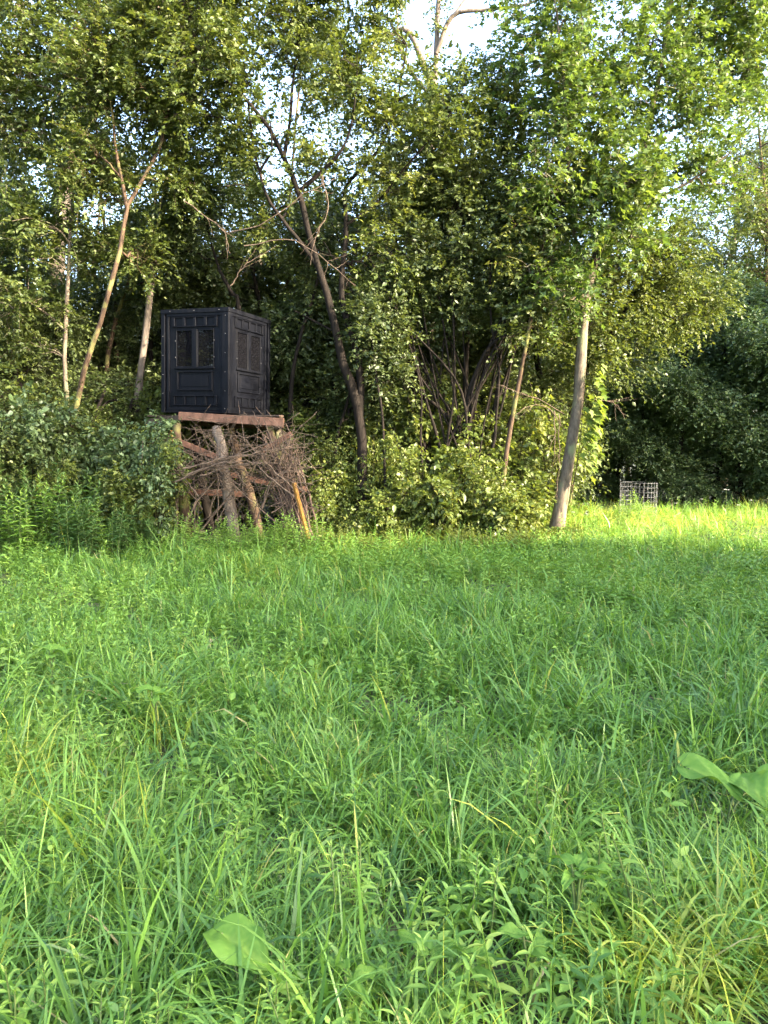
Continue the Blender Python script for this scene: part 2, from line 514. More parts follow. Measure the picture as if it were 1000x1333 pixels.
# --- yellow-green tree rising behind it
tr = grounded(path((612, 650, 16.6), (606, 520, 16.6), (612, 400, 16.6), (618, 280, 16.6), (626, 180, 16.6), (630, 120, 16.6)))
build_plant('yellowgreen_tree', 'tree with yellow green crown rising behind the many stemmed shrub tree', 'tree', tr[0], [(tr, .075, .02)],
            [blob(600, 135, 16.4, 85, 45), blob(665, 165, 16.6, 65, 50), blob(555, 185, 16.5, 60, 45), blob(640, 230, 16.3, 75, 50), blob(580, 260, 16.5, 60, 40), blob(650, 95, 16.6, 40, 25)],
            280, M['leaf_mid'], M['bark_dark'], leafL=.105, asp=.55, nt=6, nl=14, seed=10, tint_bias=.12)

# --- thin leaning sapling
tr = grounded(path((652, 672, 14.6), (656, 620, 14.6), (668, 540, 14.6), (684, 455, 14.6), (694, 400, 14.6), (706, 330, 14.7), (715, 250, 14.8)))
build_plant('sapling', 'thin pale brown sapling leaning right beside the many stemmed shrub tree', 'tree', tr[0], [(tr, .06, .018)],
            [blob(700, 330, 14.7, 55, 50), blob(730, 250, 14.8, 60, 55), blob(690, 430, 14.7, 45, 25)],
            60, M['leaf_mid'], M['bark_brown'], leafL=.10, asp=.55, seed=9, tint_bias=.15)

# --- small leaved tree under the maple crown
tr = grounded(path((728, 650, 17), (738, 560, 17), (770, 470, 17), (810, 410, 17), (850, 340, 17)))
build_plant('buckthorn_tree', 'low small leaved tree growing under the maple crown behind the leaning trunk', 'tree', tr[0], [(tr, .06, .02)],
            [blob(815, 360, 16.8, 75, 55), blob(770, 440, 16.4, 55, 45), blob(870, 330, 17, 65, 50), blob(850, 420, 17, 60, 40), blob(900, 390, 17.6, 60, 45)],
            300, M['leaf_mid'], M['bark_dark'], leafL=.10, asp=.55, nt=6, nl=14, seed=12, tint_bias=.1)

# --- trees at the left edge of the wood
tr = grounded(path((92, 640, 14.2), (92, 590, 14.2), (96, 545, 14.2), (112, 475, 14.2), (130, 426, 14.2), (142, 378, 14.2), (158, 320, 14.3), (165, 270, 14.4), (198, 212, 14.5), (212, 178, 14.6), (222, 110, 14.8)))
l2 = path((165, 270, 14.4), (152, 200, 14.4), (145, 140, 14.4), (135, 70, 14.5))
build_plant('leaning_tree', 'slim tree with crooked brown trunk leaning towards the hunting blind', 'tree', tr[0], [(tr, .066, .025), (l2, .038, .014)],
            [blob(205, 130, 14.8, 70, 65), blob(140, 95, 14.5, 80, 70), blob(235, 235, 15, 45, 50), blob(190, 20, 14.8, 80, 55), blob(110, 220, 14.6, 55, 50), blob(180, 330, 15.2, 40, 40)],
            360, M['leaf_mid'], M['bark_brown'], leafL=.10, asp=.55, nt=6, nl=14, seed=14, tint_bias=0)
tr = grounded(path((88, 640, 15.2), (88, 540, 15.2), (84, 470, 15.2), (88, 380, 15.2), (92, 290, 15.2), (98, 200, 15.3), (85, 110, 15.4), (70, 20, 15.5)))
build_plant('slender_tree', 'slender straight trunked tree behind the leaning brown tree', 'tree', tr[0], [(tr, .052, .018)],
            [blob(60, 60, 15.3, 85, 65), blob(45, 170, 15.2, 75, 70), blob(30, 290, 15, 75, 65), blob(-30, 100, 15.3, 70, 90), blob(20, 400, 15, 65, 50), blob(110, 320, 15.5, 45, 45), blob(60, -50, 15.3, 110, 60)],
            430, M['leaf_mid'], M['bark_grey'], leafL=.105, asp=.58, nt=6, nl=14, seed=16, tint_bias=-.05)
tr = grounded(path((172, 660, 16.2), (172, 570, 16.2), (180, 500, 16.2), (190, 430, 16.2), (197, 370, 16.2), (205, 300, 16.3), (225, 200, 16.5), (240, 80, 16.6), (255, -60, 16.8)))
build_plant('scaly_tree', 'tall tree with scaly sunlit orange bark left of the hunting blind', 'tree', tr[0], [(tr, .10, .04)],
            [blob(240, 60, 16.6, 70, 70), blob(215, 180, 16.5, 50, 50), blob(300, -40, 16.8, 120, 70), blob(150, -30, 16.6, 100, 60), blob(255, 300, 16.4, 40, 40), blob(300, 240, 16.6, 45, 45), blob(262, 190, 16.4, 50, 45)],
            230, M['leaf_dark'], M['bark_pale'], leafL=.11, asp=.55, seed=18)
for i, (q, r0, lab) in enumerate([
        (((140, 650, 17.5), (142, 560, 17.5), (140, 480, 17.5), (150, 420, 17.5), (166, 370, 17.4), (182, 300, 17.3)), .10, 'stubby leaning woodland trunk between the scaly tree and the leaning brown tree'),
        (((158, 650, 18.2), (158, 540, 18.2), (152, 450, 18.2), (150, 380, 18.2), (135, 280, 18.2), (125, 160, 18.3)), .10, 'dark woodland trunk behind the leaning brown tree'),
        (((366, 660, 19), (366, 500, 19), (370, 420, 19), (374, 350, 19), (380, 220, 19.2), (395, 60, 19.4)), .09, 'straight sunlit trunk standing behind the hunting blind'),
        (((376, 640, 16), (378, 520, 16), (390, 440, 16), (412, 370, 16), (420, 320, 16)), .055, 'thin dark stem rising beside the right wall of the hunting blind'),
        (((300, 640, 16.4), (312, 420, 16.4), (300, 380, 16.3), (285, 350, 16.2), (272, 300, 16.1), (255, 260, 16)), .06, 'thin crooked stem rising behind the roof of the hunting blind'),
        (((505, 680, 14.6), (500, 600, 14.6), (498, 540, 14.6), (488, 480, 14.7), (484, 420, 14.8)), .035, 'thin dark sapling between the forked tree and the many stemmed shrub tree'),
        (((428, 680, 15.6), (436, 590, 15.6), (450, 530, 15.6), (470, 470, 15.7)), .05, 'short leaning stem behind the forked tree')]):
    tr = grounded(path(*q))
    e = q[-1]; rg_ = random.Random(i)
    build_plant('woodland_tree', lab, 'tree', tr[0], [(tr, r0, .02)],
                [blob(e[0] + rg_.uniform(-20, 20), e[1], e[2], 50, 45), blob(e[0] + rg_.uniform(-40, 40), e[1] + 70, e[2] + .3, 40, 35)],
                80, M['leaf_dark'], M['bark_brown'] if i < 3 else M['bark_dark'], leafL=.10, asp=.55, seed=30 + i)

# --- dead tree wrapped in vine behind, with a bare bough across the sky
tr = grounded(path((560, 640, 21), (560, 400, 21), (562, 250, 21), (563, 130, 21), (570, 50, 21), (576, -60, 21)))
l1 = path((568, 70, 21), (590, 20, 20.8), (640, 12, 20.6), (690, 4, 20.4), (740, -20, 20.2))
l2 = path((563, 110, 21), (530, 40, 21.1), (500, 50, 21.2), (455, 80, 21.3), (420, 60, 21.4))
l3 = path((563, 130, 21), (540, 100, 21), (520, 60, 21), (515, 0, 21), (500, -60, 21))
l4 = path((640, 12, 20.6), (655, 40, 20.6), (668, 65, 20.5)); l5 = path((590, 20, 20.8), (612, -10, 20.7), (640, -50, 20.7))
build_plant('dead_tree', 'bare dead tree with vine covered trunk rising against the sky', 'tree', tr[0],
            [(tr, .16, .05), (l1, .07, .02), (l2, .09, .03), (l3, .05, .02), (l4, .02, .006), (l5, .035, .01)],
            [blob(560, 120, 20.9, 14, 60, .3), blob(566, 40, 20.9, 14, 50, .3), blob(520, 55, 21.1, 30, 14, .3)],
            34, M['leaf_mid'], M['bark_pale'], leafL=.10, asp=.55, nt=5, nl=9, tw=.35, seed=50, auto_limbs=False, tint_bias=.15)
# --- big sunlit leaning trunk behind the left trees
tr = grounded(path((60, 650, 21), (70, 400, 21), (88, 230, 21), (125, 140, 21), (150, 90, 21), (186, 40, 21), (230, -40, 21)))
build_plant('leaning_giant', 'big pale leaning trunk behind the left edge of the wood', 'tree', tr[0], [(tr, .26, .12)],
            [blob(230, -30, 21, 90, 60), blob(120, 20, 21.4, 80, 50)], 60, M['leaf_mid'], M['bark_pale'], leafL=.12, asp=.55, seed=52)


# ------------------------------------------------------------------ generic woodland trees: prototypes and copies
def proto_tree(seed, h, spread, leaf, bark, name, leafL=.125, ncl=310, low=.3):
    rg = random.Random(seed)
    pts = [Vector((0, 0, -.05))]
    x = y = 0
    for k in range(1, 7):
        x += rg.uniform(-.25, .25); y += rg.uniform(-.25, .25)
        pts.append(Vector((x, y, h * .9 * k / 6)))
    bl = []
    for k in range(9):
        z = h * (low + (1 - low) * (k + .5) / 9)
        f = math.sin(math.pi * min(1, .18 + .8 * (k + .5) / 9)) ** .7
        a = k * 2.4 + rg.random()
        rr = spread * f
        bl.append((np.array([x * z / h + math.cos(a) * rr * .55, y * z / h + math.sin(a) * rr * .55, z]),
                   np.array([rr * .62, rr * .62, h * .10])))
    return build_plant(name, 'tree', 'tree', (0, 0, 0), [(pts, .02 * h * .55 + .03, .03)], bl, ncl, leaf, bark, leafL=leafL, asp=.58,
                       nt=6, nl=13, tw=.7, seed=seed)


PR = {'tall_a': proto_tree(101, 13, 3.0, M['leaf_mid'], M['bark_brown'], 'background_tree'),
      'tall_b': proto_tree(102, 15, 3.4, M['leaf_dark'], M['bark_grey'], 'background_tree', low=.22),
      'mid_a': proto_tree(103, 8, 2.4, M['leaf_dark'], M['bark_dark'], 'background_tree', leafL=.115, low=.12),
      'mid_b': proto_tree(104, 7.5, 2.6, M['leaf_blue'], M['bark_dark'], 'background_tree', leafL=.115, ncl=400, low=.05)}
used = set()


def place(key, x, y, s=1.0, rz=0.0, label=None, group=None, sz=None):
    src = PR[key]
    o = src if key not in used else copy_tree(src)
    used.add(key)
    o.location = (x, y, float(gz(x, y)))
    o.rotation_euler = (0, 0, rz)
    if key.startswith('shrub'): sz = s * (.85 + .6 * ((x * 7.3 + y * 3.1) % 1.0))
    o.scale = (s, s, sz or s)
    tag(o, label, None, group)
    return o


LB = 'leafy tree deep in the woodland behind the blind and the forest edge'
for k, (px, Y, key, s) in enumerate([
        (-40, 18, 'tall_b', .8), (20, 20, 'tall_a', .85), (70, 25, 'tall_b', .9), (130, 24, 'tall_a', .8), (150, 19.5, 'mid_a', .9), (190, 31, 'tall_b', .75),
        (330, 22, 'tall_b', .72), (300, 19, 'mid_a', .8), (390, 18.5, 'mid_a', 1.0), (420, 24, 'tall_a', .8), (470, 20, 'tall_a', .62), (520, 19, 'mid_a', 1.0),
        (600, 20, 'mid_a', 1.05), (650, 22, 'tall_b', .62), (700, 19, 'mid_a', 1.0), (740, 23, 'tall_a', .72), (790, 26, 'tall_b', .7), (340, 30, 'tall_a', .8), (500, 29, 'tall_b', .62),
        (600, 31, 'mid_a', 1.2), (690, 30, 'tall_a', .6), (450, 17.6, 'mid_a', .7), (40, 17, 'mid_a', .8), (100, 17.5, 'mid_a', .7), (-20, 15.5, 'mid_a', .75), (275, 19.5, 'mid_a', 1.0), (235, 21, 'mid_a', .9), (330, 18, 'mid_a', 1.0), (215, 18.5, 'mid_a', .85), (255, 27, 'tall_a', .75), (310, 25, 'tall_b', .8), (480, 23, 'tall_b', .75), (560, 24, 'mid_a', 1.2), (240, 44, 'mid_a', .9), (200, 40, 'mid_a', 1.0), (285, 42, 'mid_a', .95)] + [(-120 + 44 * i, 25 + (i * 7) % 13, 'mid_a', .75 + .1 * (i % 4)) for i in range(24) if not 6 < i < 10]):
    c = at(px, 600, Y)
    wh = 'the leaning brown tree' if px < 185 else 'the hunting blind' if px < 425 else 'the forked tree' if px < 545 else 'the many stemmed shrub tree'
    place(key, c.x, Y, s, k * 1.7, 'leafy tree deep in the woodland behind ' + wh, 'woodland trees behind ' + wh)
LR = 'dense dark bushy tree in the shaded thicket behind the wire cage'
for k, (px, Y, s) in enumerate([(800, 25.5, .8), (845, 24.5, .72), (885, 23.8, .78), (930, 23.5, .85), (975, 23.2, .9), (1020, 22.8, .95), (1065, 23, 1.0), (1110, 22.5, 1.0), (760, 26, .8), (720, 25, .7), (910, 26.5, 1.0), (990, 26.5, 1.1), (680, 24, .55)]):
    c = at(px, 600, Y)
    place('mid_b', c.x, Y, s, k * 2.1, LR, 'thicket trees behind the wire cage')
LH = 'tall tree rising behind the shaded thicket against the sky'
for k, (px, Y, key, s) in enumerate([(960, 31, 'tall_b', .78), (1010, 29, 'tall_a', .9), (885, 34, 'tall_b', .75), (820, 33, 'tall_a', .7), (1060, 33, 'tall_b', 1.0), (985, 28, 'tall_a', 1.12), (940, 34, 'tall_b', 1.1), (1045, 30, 'tall_b', 1.1)]):
    c = at(px, 600, Y)
    place(key, c.x, Y, s, k * 1.3 + .5, LH, 'tall trees behind the thicket')
# trees on the right-hand side of the clearing, outside the frame: they shade the meadow
LS = 'tall tree along the sunny side of the clearing'
for k, (x, y, key, s) in enumerate([(12.5, .6, 'tall_b', .9), (13, 3.4, 'tall_a', 1.1), (11.5, 4.0, 'tall_b', .85), (16.5, 1.5, 'tall_b', 1.0), (9.0, 4.2, 'mid_a', .9), (8.6, 1.2, 'mid_a', 1.0),
                                    (13.5, -2.2, 'tall_a', .9), (14, -6, 'tall_b', 1.0), (10, -3, 'mid_a', 1.1), (8.6, 6.8, 'mid_a', .6), (8.8, 8.4, 'mid_a', .48), (9.0, 9.8, 'mid_a', .44), (10.2, 10.8, 'mid_a', .4), (10.5, 7.6, 'mid_a', .6),
                                    (18, 16.5, 'tall_b', .85), (20.5, 17.5, 'tall_a', .9), (22, 14.8, 'tall_b', .9), (17, 21.5, 'tall_b', .8), (20, 21, 'tall_a', .9), (15.5, 22.5, 'tall_b', .7), (25, 16, 'tall_a', 1.0)]):
    place(key, x, y, s, k * 1.1, LS, 'trees on the sunny side of the clearing')


LW = 'bushy tree of the wood along the shaded side of the clearing'
for k, (x, y, key, s) in enumerate([(-9.5, 10.5, 'mid_a', 1.0), (-10.5, 8, 'mid_a', 1.1), (-11, 5.5, 'mid_b', 1.0), (-12, 3, 'mid_a', 1.1), (-12.5, 0, 'mid_b', 1.1), (-13.5, 7, 'mid_a', 1.0)]):
    place(key, x, y, s, k * 1.9, LW, 'trees on the shaded side of the clearing')


# ------------------------------------------------------------------ understory shrubs
def proto_shrub(seed, h, w, leaf, bark, leafL, ncl, asp=.62, tmpl=LEAF6, name='shrub', nstem=7, nl=7):
    rg = random.Random(seed)
    limbs, bl = [], []
    for k in range(nstem):
        a = k * 2.4 + rg.random(); r = w * rg.uniform(.2, .6)
        zz = h * rg.uniform(.6, .95)
        limbs.append(([Vector((.05 * math.cos(a), .05 * math.sin(a), -.03)), Vector((r * .4 * math.cos(a), r * .4 * math.sin(a), zz * .5)), Vector((r * math.cos(a), r * math.sin(a), zz))], .012, .004))
        bl.append((np.array([r * math.cos(a), r * math.sin(a), zz * .8]), np.array([w * .38, w * .38, h * .22])))
    bl.append((np.array([0, 0, h * .3]), np.array([w * .5, w * .5, h * .25])))
    return build_plant(name, 'shrub', 'shrub', (0, 0, 0), limbs, bl, ncl, leaf, bark, leafL=leafL, asp=asp, nt=4, nl=nl, tw=.28, tmpl=tmpl,
                       seed=seed, auto_limbs=False, trunk_name='stems', crown_name='foliage')


PR['shrub_a'] = proto_shrub(201, 1.7, .75, M['leaf_under'], M['bark_dark'], .085, 52)
PR['shrub_e'] = proto_shrub(205, 2.0, .5, M['leaf_under'], M['bark_dark'], .09, 34, nstem=3)
PR['shrub_b'] = proto_shrub(202, 2.2, .8, M['leaf_under'], M['bark_dark'], .075, 75)
PR['shrub_c'] = proto_shrub(203, 1.0, .6, M['leaf_under'], M['bark_dark'], .08, 48)
PR['shrub_d'] = proto_shrub(204, 2.4, .9, M['leaf_blue'], M['bark_dark'], .095, 80)
rg = random.Random(77)
for k in range(34):                                          # sunlit strip under the forked tree and the shrub tree
    px = 415 + 275 * (k + rg.random()) / 34; Y = rg.uniform(13.5, 15.4)
    c = at(px, 600, Y)
    key = 'shrub_c' if Y < 13.9 else ('shrub_a', 'shrub_e', 'shrub_b')[k % 3]
    place(key, c.x, Y, rg.uniform(.45, 1.15) * (.75 if key == 'shrub_b' else 1), rg.random() * 6.3, 'pale green leafy shrub under the forked tree at the sunlit wood edge', 'sunlit shrubs under the forked tree')
for k in range(18):
    px = 420 + 300 * (k + rg.random()) / 18; Y = rg.uniform(15.6, 17.4)
    c = at(px, 600, Y)
    place('shrub_b', c.x, Y, rg.uniform(.7, 1.4), rg.random() * 6.3, 'tall leafy shrub filling the gap behind the forked tree stems', 'shrubs behind the forked tree')
for k in range(40):                                          # left of the blind
    px = -30 + 225 * (k * 7 % 40 + rg.random()) / 40; Y = rg.uniform(12.9, 15.8)
    c = at(px, 600, Y)
    s_ = rg.uniform(.55, .9) + .28 * (Y - 12.9) / 2.9 * rg.uniform(.4, 2)
    place(('shrub_d', 'shrub_b', 'shrub_a')[k % 3], c.x, Y, s_ * (1 if px < 130 else .75), rg.random() * 6.3, 'leafy shrub below the leaning brown tree left of the hunting blind', 'shrubs left of the blind')
for k, (px, Y, s_) in enumerate([(182, 13.0, .85), (196, 13.3, .8), (210, 13.0, .7), (170, 13.4, .95), (188, 13.9, .95), (216, 13.4, .62), (160, 13.0, .8), (203, 12.8, .6)]):
    c = at(px, 600, Y)
    place('shrub_d' if k % 2 else 'shrub_b', c.x, Y, s_, k * 1.3, 'leafy shrub covering the left end of the log platform', 'shrubs at the left end of the platform')
for k in range(12):                                          # behind the blind
    px = 205 + 210 * (k + rg.random()) / 12; Y = rg.uniform(16, 17.5)
    c = at(px, 600, Y)
    place('shrub_b', c.x, Y, rg.uniform(.9, 1.4), rg.random() * 6.3, 'leafy shrub standing behind the log platform', 'shrubs behind the log platform')

PR['thicket'] = proto_tree(105, 3.4, 1.5, M['leaf_mid'], M['bark_dark'], 'young_tree', leafL=.09, ncl=130, low=.2)
for k, (px, Y, s_, lab) in enumerate([(5, 14.6, .95, 0), (45, 15.4, 1.15, 0), (70, 14.4, .8, 0), (120, 15.2, .95, 0), (150, 14.9, .75, 0), (-30, 15.2, 1.2, 0), (20, 13.8, .75, 0), (168, 15.6, .9, 0),
                                    (400, 16.4, .85, 1), (425, 17.2, 1.0, 1), (440, 16.0, .7, 1), (520, 17, .9, 1), (560, 17.6, 1.0, 1), (690, 16.8, .9, 1), (640, 17.4, 1.0, 1)]):
    c = at(px, 600, Y)
    place('thicket', c.x, Y, s_, k * 1.4, ('young leafy tree among the shrubs left of the hunting blind', 'young leafy tree filling the shade behind the forked tree')[lab], ('young trees left of the blind', 'young trees behind the forked tree')[lab])

# ------------------------------------------------------------------ hunting blind
m, nt, p, out = new_mat('navy_paint')
tc = nt.nodes.new('ShaderNodeTexCoord')
n1 = nt.nodes.new('ShaderNodeTexNoise'); n1.inputs['Scale'].default_value = 6; n1.inputs['Detail'].default_value = 7
nt.links.new(tc.outputs['Object'], n1.inputs[0])
r_ = ramp(nt, [(.3, (.0016, .002, .0036)), (.6, (.0023, .0029, .0052)), (.8, (.004, .0044, .006))], n1.outputs['Fac'])
mp = nt.nodes.new('ShaderNodeMapping'); mp.inputs['Scale'].default_value = (9, 9, .8)
nt.links.new(tc.outputs['Object'], mp.inputs[0])
n3 = nt.nodes.new('ShaderNodeTexNoise'); n3.inputs['Scale'].default_value = 2.2; n3.inputs['Detail'].default_value = 6
nt.links.new(mp.outputs[0], n3.inputs[0])
r3 = ramp(nt, [(.52, (0, 0, 0)), (.8, (.5, .5, .5))], n3.outputs['Fac'])
mxs = nt.nodes.new('ShaderNodeMix'); mxs.data_type = 'RGBA'
nt.links.new(r3.outputs[0], mxs.inputs[0]); nt.links.new(r_.outputs[0], mxs.inputs[6]); mxs.inputs[7].default_value = (.014, .0135, .013, 1)
nt.links.new(mxs.outputs[2], p.inputs['Base Color'])
r2 = ramp(nt, [(.3, (.42,) * 3), (.7, (.62,) * 3)], n1.outputs['Fac'])
nt.links.new(r2.outputs[0], p.inputs['Roughness'])
p.inputs['Specular IOR Level'].default_value = .12
M['navy'] = m
m, nt, p, out = new_mat('window_glass')
p.inputs['Base Color'].default_value = (.004, .004, .005, 1)
p.inputs['Roughness'].default_value = .0
p.inputs['Specular IOR Level'].default_value = .3
M['glass'] = m
M['hinge'] = plain_mat('hinge', (.08, .08, .085), .4, .6)
M['screw'] = plain_mat('screw', (.35, .35, .37), .4, .8)


def box_np(x0, x1, y0, y1, z0, z1, bev=0.0):
    """bevelled box (chamfered edges) as arrays"""
    import bmesh
    bm = bmesh.new()
    bmesh.ops.create_cube(bm, size=1)
    for v in bm.verts:
        v.co = Vector(((x0 + x1) / 2 + v.co.x * (x1 - x0), (y0 + y1) / 2 + v.co.y * (y1 - y0), (z0 + z1) / 2 + v.co.z * (z1 - z0)))
    if bev: bmesh.ops.bevel(bm, geom=bm.edges[:], offset=bev, segments=1, affect='EDGES')
    return bm


def box(name, parent, mat, x0, x1, y0, y1, z0, z1, bev=.004, loc=None, rot=None):
    bm = box_np(x0, x1, y0, y1, z0, z1, bev)
    me = bpy.data.meshes.new(name); bm.to_mesh(me); bm.free()
    me.materials.append(mat)
    return link(name, me, parent, loc, rot)


BW, BD, BH = 1.40, 1.52, 1.88
YAW = R(-20)
corner = at(296.8, 535.3, 14.0)
ax = Vector((math.cos(YAW), math.sin(YAW), 0)); ay = Vector((-math.sin(YAW), math.cos(YAW), 0))
blind = empty('hunting_blind', corner - ax * BW, (0, R(1.5), YAW))
tag(blind, 'black navy panelled hunting blind cabin with windows standing on the log platform', 'hunting blind')


def face(root, width, mapf, rotz):
    """one panelled wall; mapf(u0,u1,d0,d1) gives local x/y ranges for a piece u along the face, d outwards"""
    def pc(name, u0, u1, z0, z1, d0, d1, mat=M['navy'], parent=root, bev=.004):
        x0, x1, y0, y1 = mapf(u0, u1, d0, d1)
        return box(name, parent, mat, x0, x1, y0, y1, z0, z1, bev)
    k = width / 1.40
    wall = pc('wall', .08 * k, width - .10, .03, BH - .05, -.05, -.03)
    U = lambda a: a * k
    # outer frame of the door leaf
    pc('frame_rail', U(.09), U(1.29), BH - .13, BH - .075, -.03, .012, parent=wall)
    pc('frame_rail', U(.09), U(1.29), .04, .10, -.03, .012, parent=wall)
    pc('frame_stile', U(.09), U(.145), .10, BH - .13, -.03, .010, parent=wall)
    pc('frame_stile', U(1.235), U(1.29), .10, BH - .13, -.03, .010, parent=wall)
    # flat ground of the leaf, split round the window openings
    pc('sheet', U(.145), U(.285), .10, BH - .13, -.03, -.012, parent=wall)
    pc('sheet', U(1.095), U(1.235), .10, BH - .13, -.03, -.012, parent=wall)
    pc('sheet', U(.285), U(1.095), .10, .825, -.03, -.0125, parent=wall)
    pc('sheet', U(.285), U(1.095), 1.52, BH - .13, -.03, -.0125, parent=wall)
    pc('window_post', U(.64), U(.74), .825, 1.52, -.03, .004, parent=wall)
    # ornamental rows of four square panels
    for zz in (1.575, .150):
        pc('panel_rail', U(.21), U(1.17), zz + .150, zz + .168, -.0125, .014, parent=wall)
        pc('panel_rail', U(.21), U(1.17), zz - .018, zz, -.0125, .014, parent=wall)
        for i in range(5):
            u0 = .21 + i * .226
            pc('panel_stile', U(u0), U(u0 + .056), zz, zz + .15, -.0125, .012, parent=wall)
    # middle panel with raised moulding
    pc('panel_rail', U(.31), U(1.07), .735, .765, -.0125, .010, parent=wall)
    pc('panel_rail', U(.31), U(1.07), .405, .435, -.0125, .010, parent=wall)
    pc('panel_stile', U(.31), U(.34), .435, .735, -.0125, .009, parent=wall)
    pc('panel_stile', U(1.04), U(1.07), .435, .735, -.0125, .009, parent=wall)
    pc('panel', U(.40), U(.98), .48, .69, -.0125, -.004, parent=wall)
    # window frame and panes
    pc('window_sill', U(.26), U(1.12), .80, .825, -.012, .022, parent=wall)
    for (a, b) in ((.285, .64), (.74, 1.095)):
        w = pc('window', U(a), U(a + .016), .825, 1.52, -.04, -.004)
        pc('window_frame', U(b - .016), U(b), .825, 1.52, -.04, -.004, parent=w)
        pc('window_frame', U(a + .016), U(b - .016), 1.49, 1.52, -.04, -.004, parent=w)
        pc('window_frame', U(a + .016), U(b - .016), .825, .85, -.04, -.004, parent=w)
        pc('pane', U(a + .016), U(b - .016), .85, 1.49, -.028, -.022, M['glass'], w, 0)
    for zz in (1.30, 1.0):
        pc('hinge', U(.272), U(.284), zz, zz + .02, -.012, .008, M['hinge'])
        pc('hinge', U(1.096), U(1.108), zz, zz + .02, -.012, .008, M['hinge'])


face(blind, BW, lambda u0, u1, d0, d1: (u0, u1, -d1, -d0), 0)
face(blind, BD, lambda u0, u1, d0, d1: (BW + d0, BW + d1, u0, u1), 0)
box('wall', blind, M['navy'], .05, BW - .05, BD - .05, BD - .02, .03, BH - .05)
box('wall', blind, M['navy'], .02, .05, .05, BD - .06, .03, BH - .05)
box('floor', blind, M['navy'], .03, BW - .03, .03, BD - .03, .0, .03)
box('roof', blind, M['navy'], -.02, BW + .02, -.02, BD + .02, BH - .05, BH - .02)
for nm, a in (('roof_trim', (-.025, BW + .025, -.03, .0, BH - .075, BH)), ('roof_trim', (BW, BW + .03, .0, BD + .02, BH - .075, BH)),
              ('roof_trim', (-.03, .0, .0, BD + .02, BH - .075, BH)), ('roof_trim', (.0, BW, BD, BD + .03, BH - .075, BH))):
    box(nm, blind, M['navy'], *a)
for a in ((-.02, .06, -.022, .05), (BW - .12, BW + .018, -.024, -.004), (BW + .004, BW + .022, -.004, .12), (BW - .05, BW + .02, BD - .07, BD + .018), (-.02, .05, BD - .06, BD + .018)):
    box('corner_trim', blind, M['navy'], a[0], a[1], a[2], a[3], .0, BH - .076)
box('wall_base', blind, M['navy'], .06, BW - .12, -.018, .02, .001, .035)
box('wall_base', blind, M['navy'], BW - .02, BW + .016, .12, BD - .07, .001, .035)
sm = None
for (x, y, zs) in ((BW - .05, -.026, [.08, .40, .74, 1.08, 1.42, 1.74]), (.02, -.024, [.35, .7, 1.05, 1.4])):
    for z in zs:
        if sm is None:
            V, F = tubes(np.array([[[0, -.006, 0], [0, 0, 0], [0, .004, 0]]]), np.array([[.003, .0065, .0065]]), 8)
            sm = mesh_np('screw', V, [F, np.array([list(range(8))])], M['screw'])
        link('screw', sm, blind, (x, y, z))
for x in (.18, .70, 1.22):
    link('screw', sm, blind, (x, -.032, BH - .035))

# ------------------------------------------------------------------ log platform
M['board'] = bark_mat('board', (.05, .030, .021), (.19, .105, .072), 9, .5, .25)
M['board_dark'] = bark_mat('board_dark', (.05, .035, .026), (.12, .085, .06), 10, .5, .25)
M['brace'] = bark_mat('brace', (.055, .03, .02), (.17, .09, .06), 9, .5, .3)
M['ochre'] = bark_mat('ochre', (.11, .058, .016), (.25, .13, .03), 12, .3, .2)
plat = empty('log_platform', (-3.0, 13.8, 0))
tag(plat, 'rough wooden platform on splayed log legs carrying the hunting blind', 'platform')
PO = Vector((-3.0, 13.8, 0))


def beam(name, a, b, w, h, mat, parent=plat, bev=.006):
    """board between world points a and b (top edge centre), w across, h tall"""
    a, b = Vector(a), Vector(b)
    d = b - a
    L = d.length
    o = box(name, parent, mat, 0, L, -w / 2, w / 2, -h, 0, bev)
    X = d.normalized(); Y = Vector((0, 0, 1)).cross(X).normalized(); Z = X.cross(Y)
    o.matrix_local = Matrix.Translation(a - PO) @ Matrix((X, Y, Z)).transposed().to_4x4()
    return o


TOPZ = corner.z - .03
fa, fb = at(233, 536, 13.72), at(370, 544.5, 13.45)
beam('front_beam', fa, fb, .045, .145, M['board'])
ba, bb = Vector((-4.35, 15.85, TOPZ)), Vector((-2.12, 15.7, TOPZ - .1))
beam('back_beam', ba, bb, .045, .16, M['board_dark'])
la = at(190, 546, 14.9)
beam('side_beam', la, ba, .045, .16, M['board_dark'])
beam('side_beam', la, fa + Vector((.04, .05, -.05)), .045, .12, M['board_dark'])
beam('side_beam', fb + Vector((-.03, .03, -.01)), bb, .045, .16, M['board'])
for k in range(11):                                            # deck planks, running across
    t = (k + .5) / 11
    a0 = la.lerp(ba, t) if k else la.lerp(ba, .02)
    b0_ = fb.lerp(bb, t)
    if k < 3: a0 = fa.lerp(la, .9)
    a1 = la + (ba - la) * max(0, t - .12) + Vector((.06, 0, 0)); b1 = fb + (bb - fb) * (.04 + t * .94) + Vector((-.04, 0, 0))
    a1.z = b1.z = 0
    zt = TOPZ - .004
    beam('plank', Vector((a1.x, a1.y + .05, zt)), Vector((b1.x, b1.y + .03, zt - .05)), .15, .028, M['board_dark'], bev=.003)


def log(name, pts, r0, r1, mat, parent=plat, S=10, seed=0):
    rg = np.random.default_rng(seed)
    P = resample(pts, 14) + rg.normal(0, r0 * .09, (14, 3))
    rad = np.linspace(r0, r1, 14) * (1 + rg.normal(0, .05, 14)); rad[0] *= 1.12
    V, F = tubes(P[None], rad[None], S)
    V2 = V - np.array(PO)
    return link(name, mesh_np(name, V2, [F, np.array([list(range(S))]), np.array([list(range(13 * S, 14 * S))])], mat, smooth=True), parent)


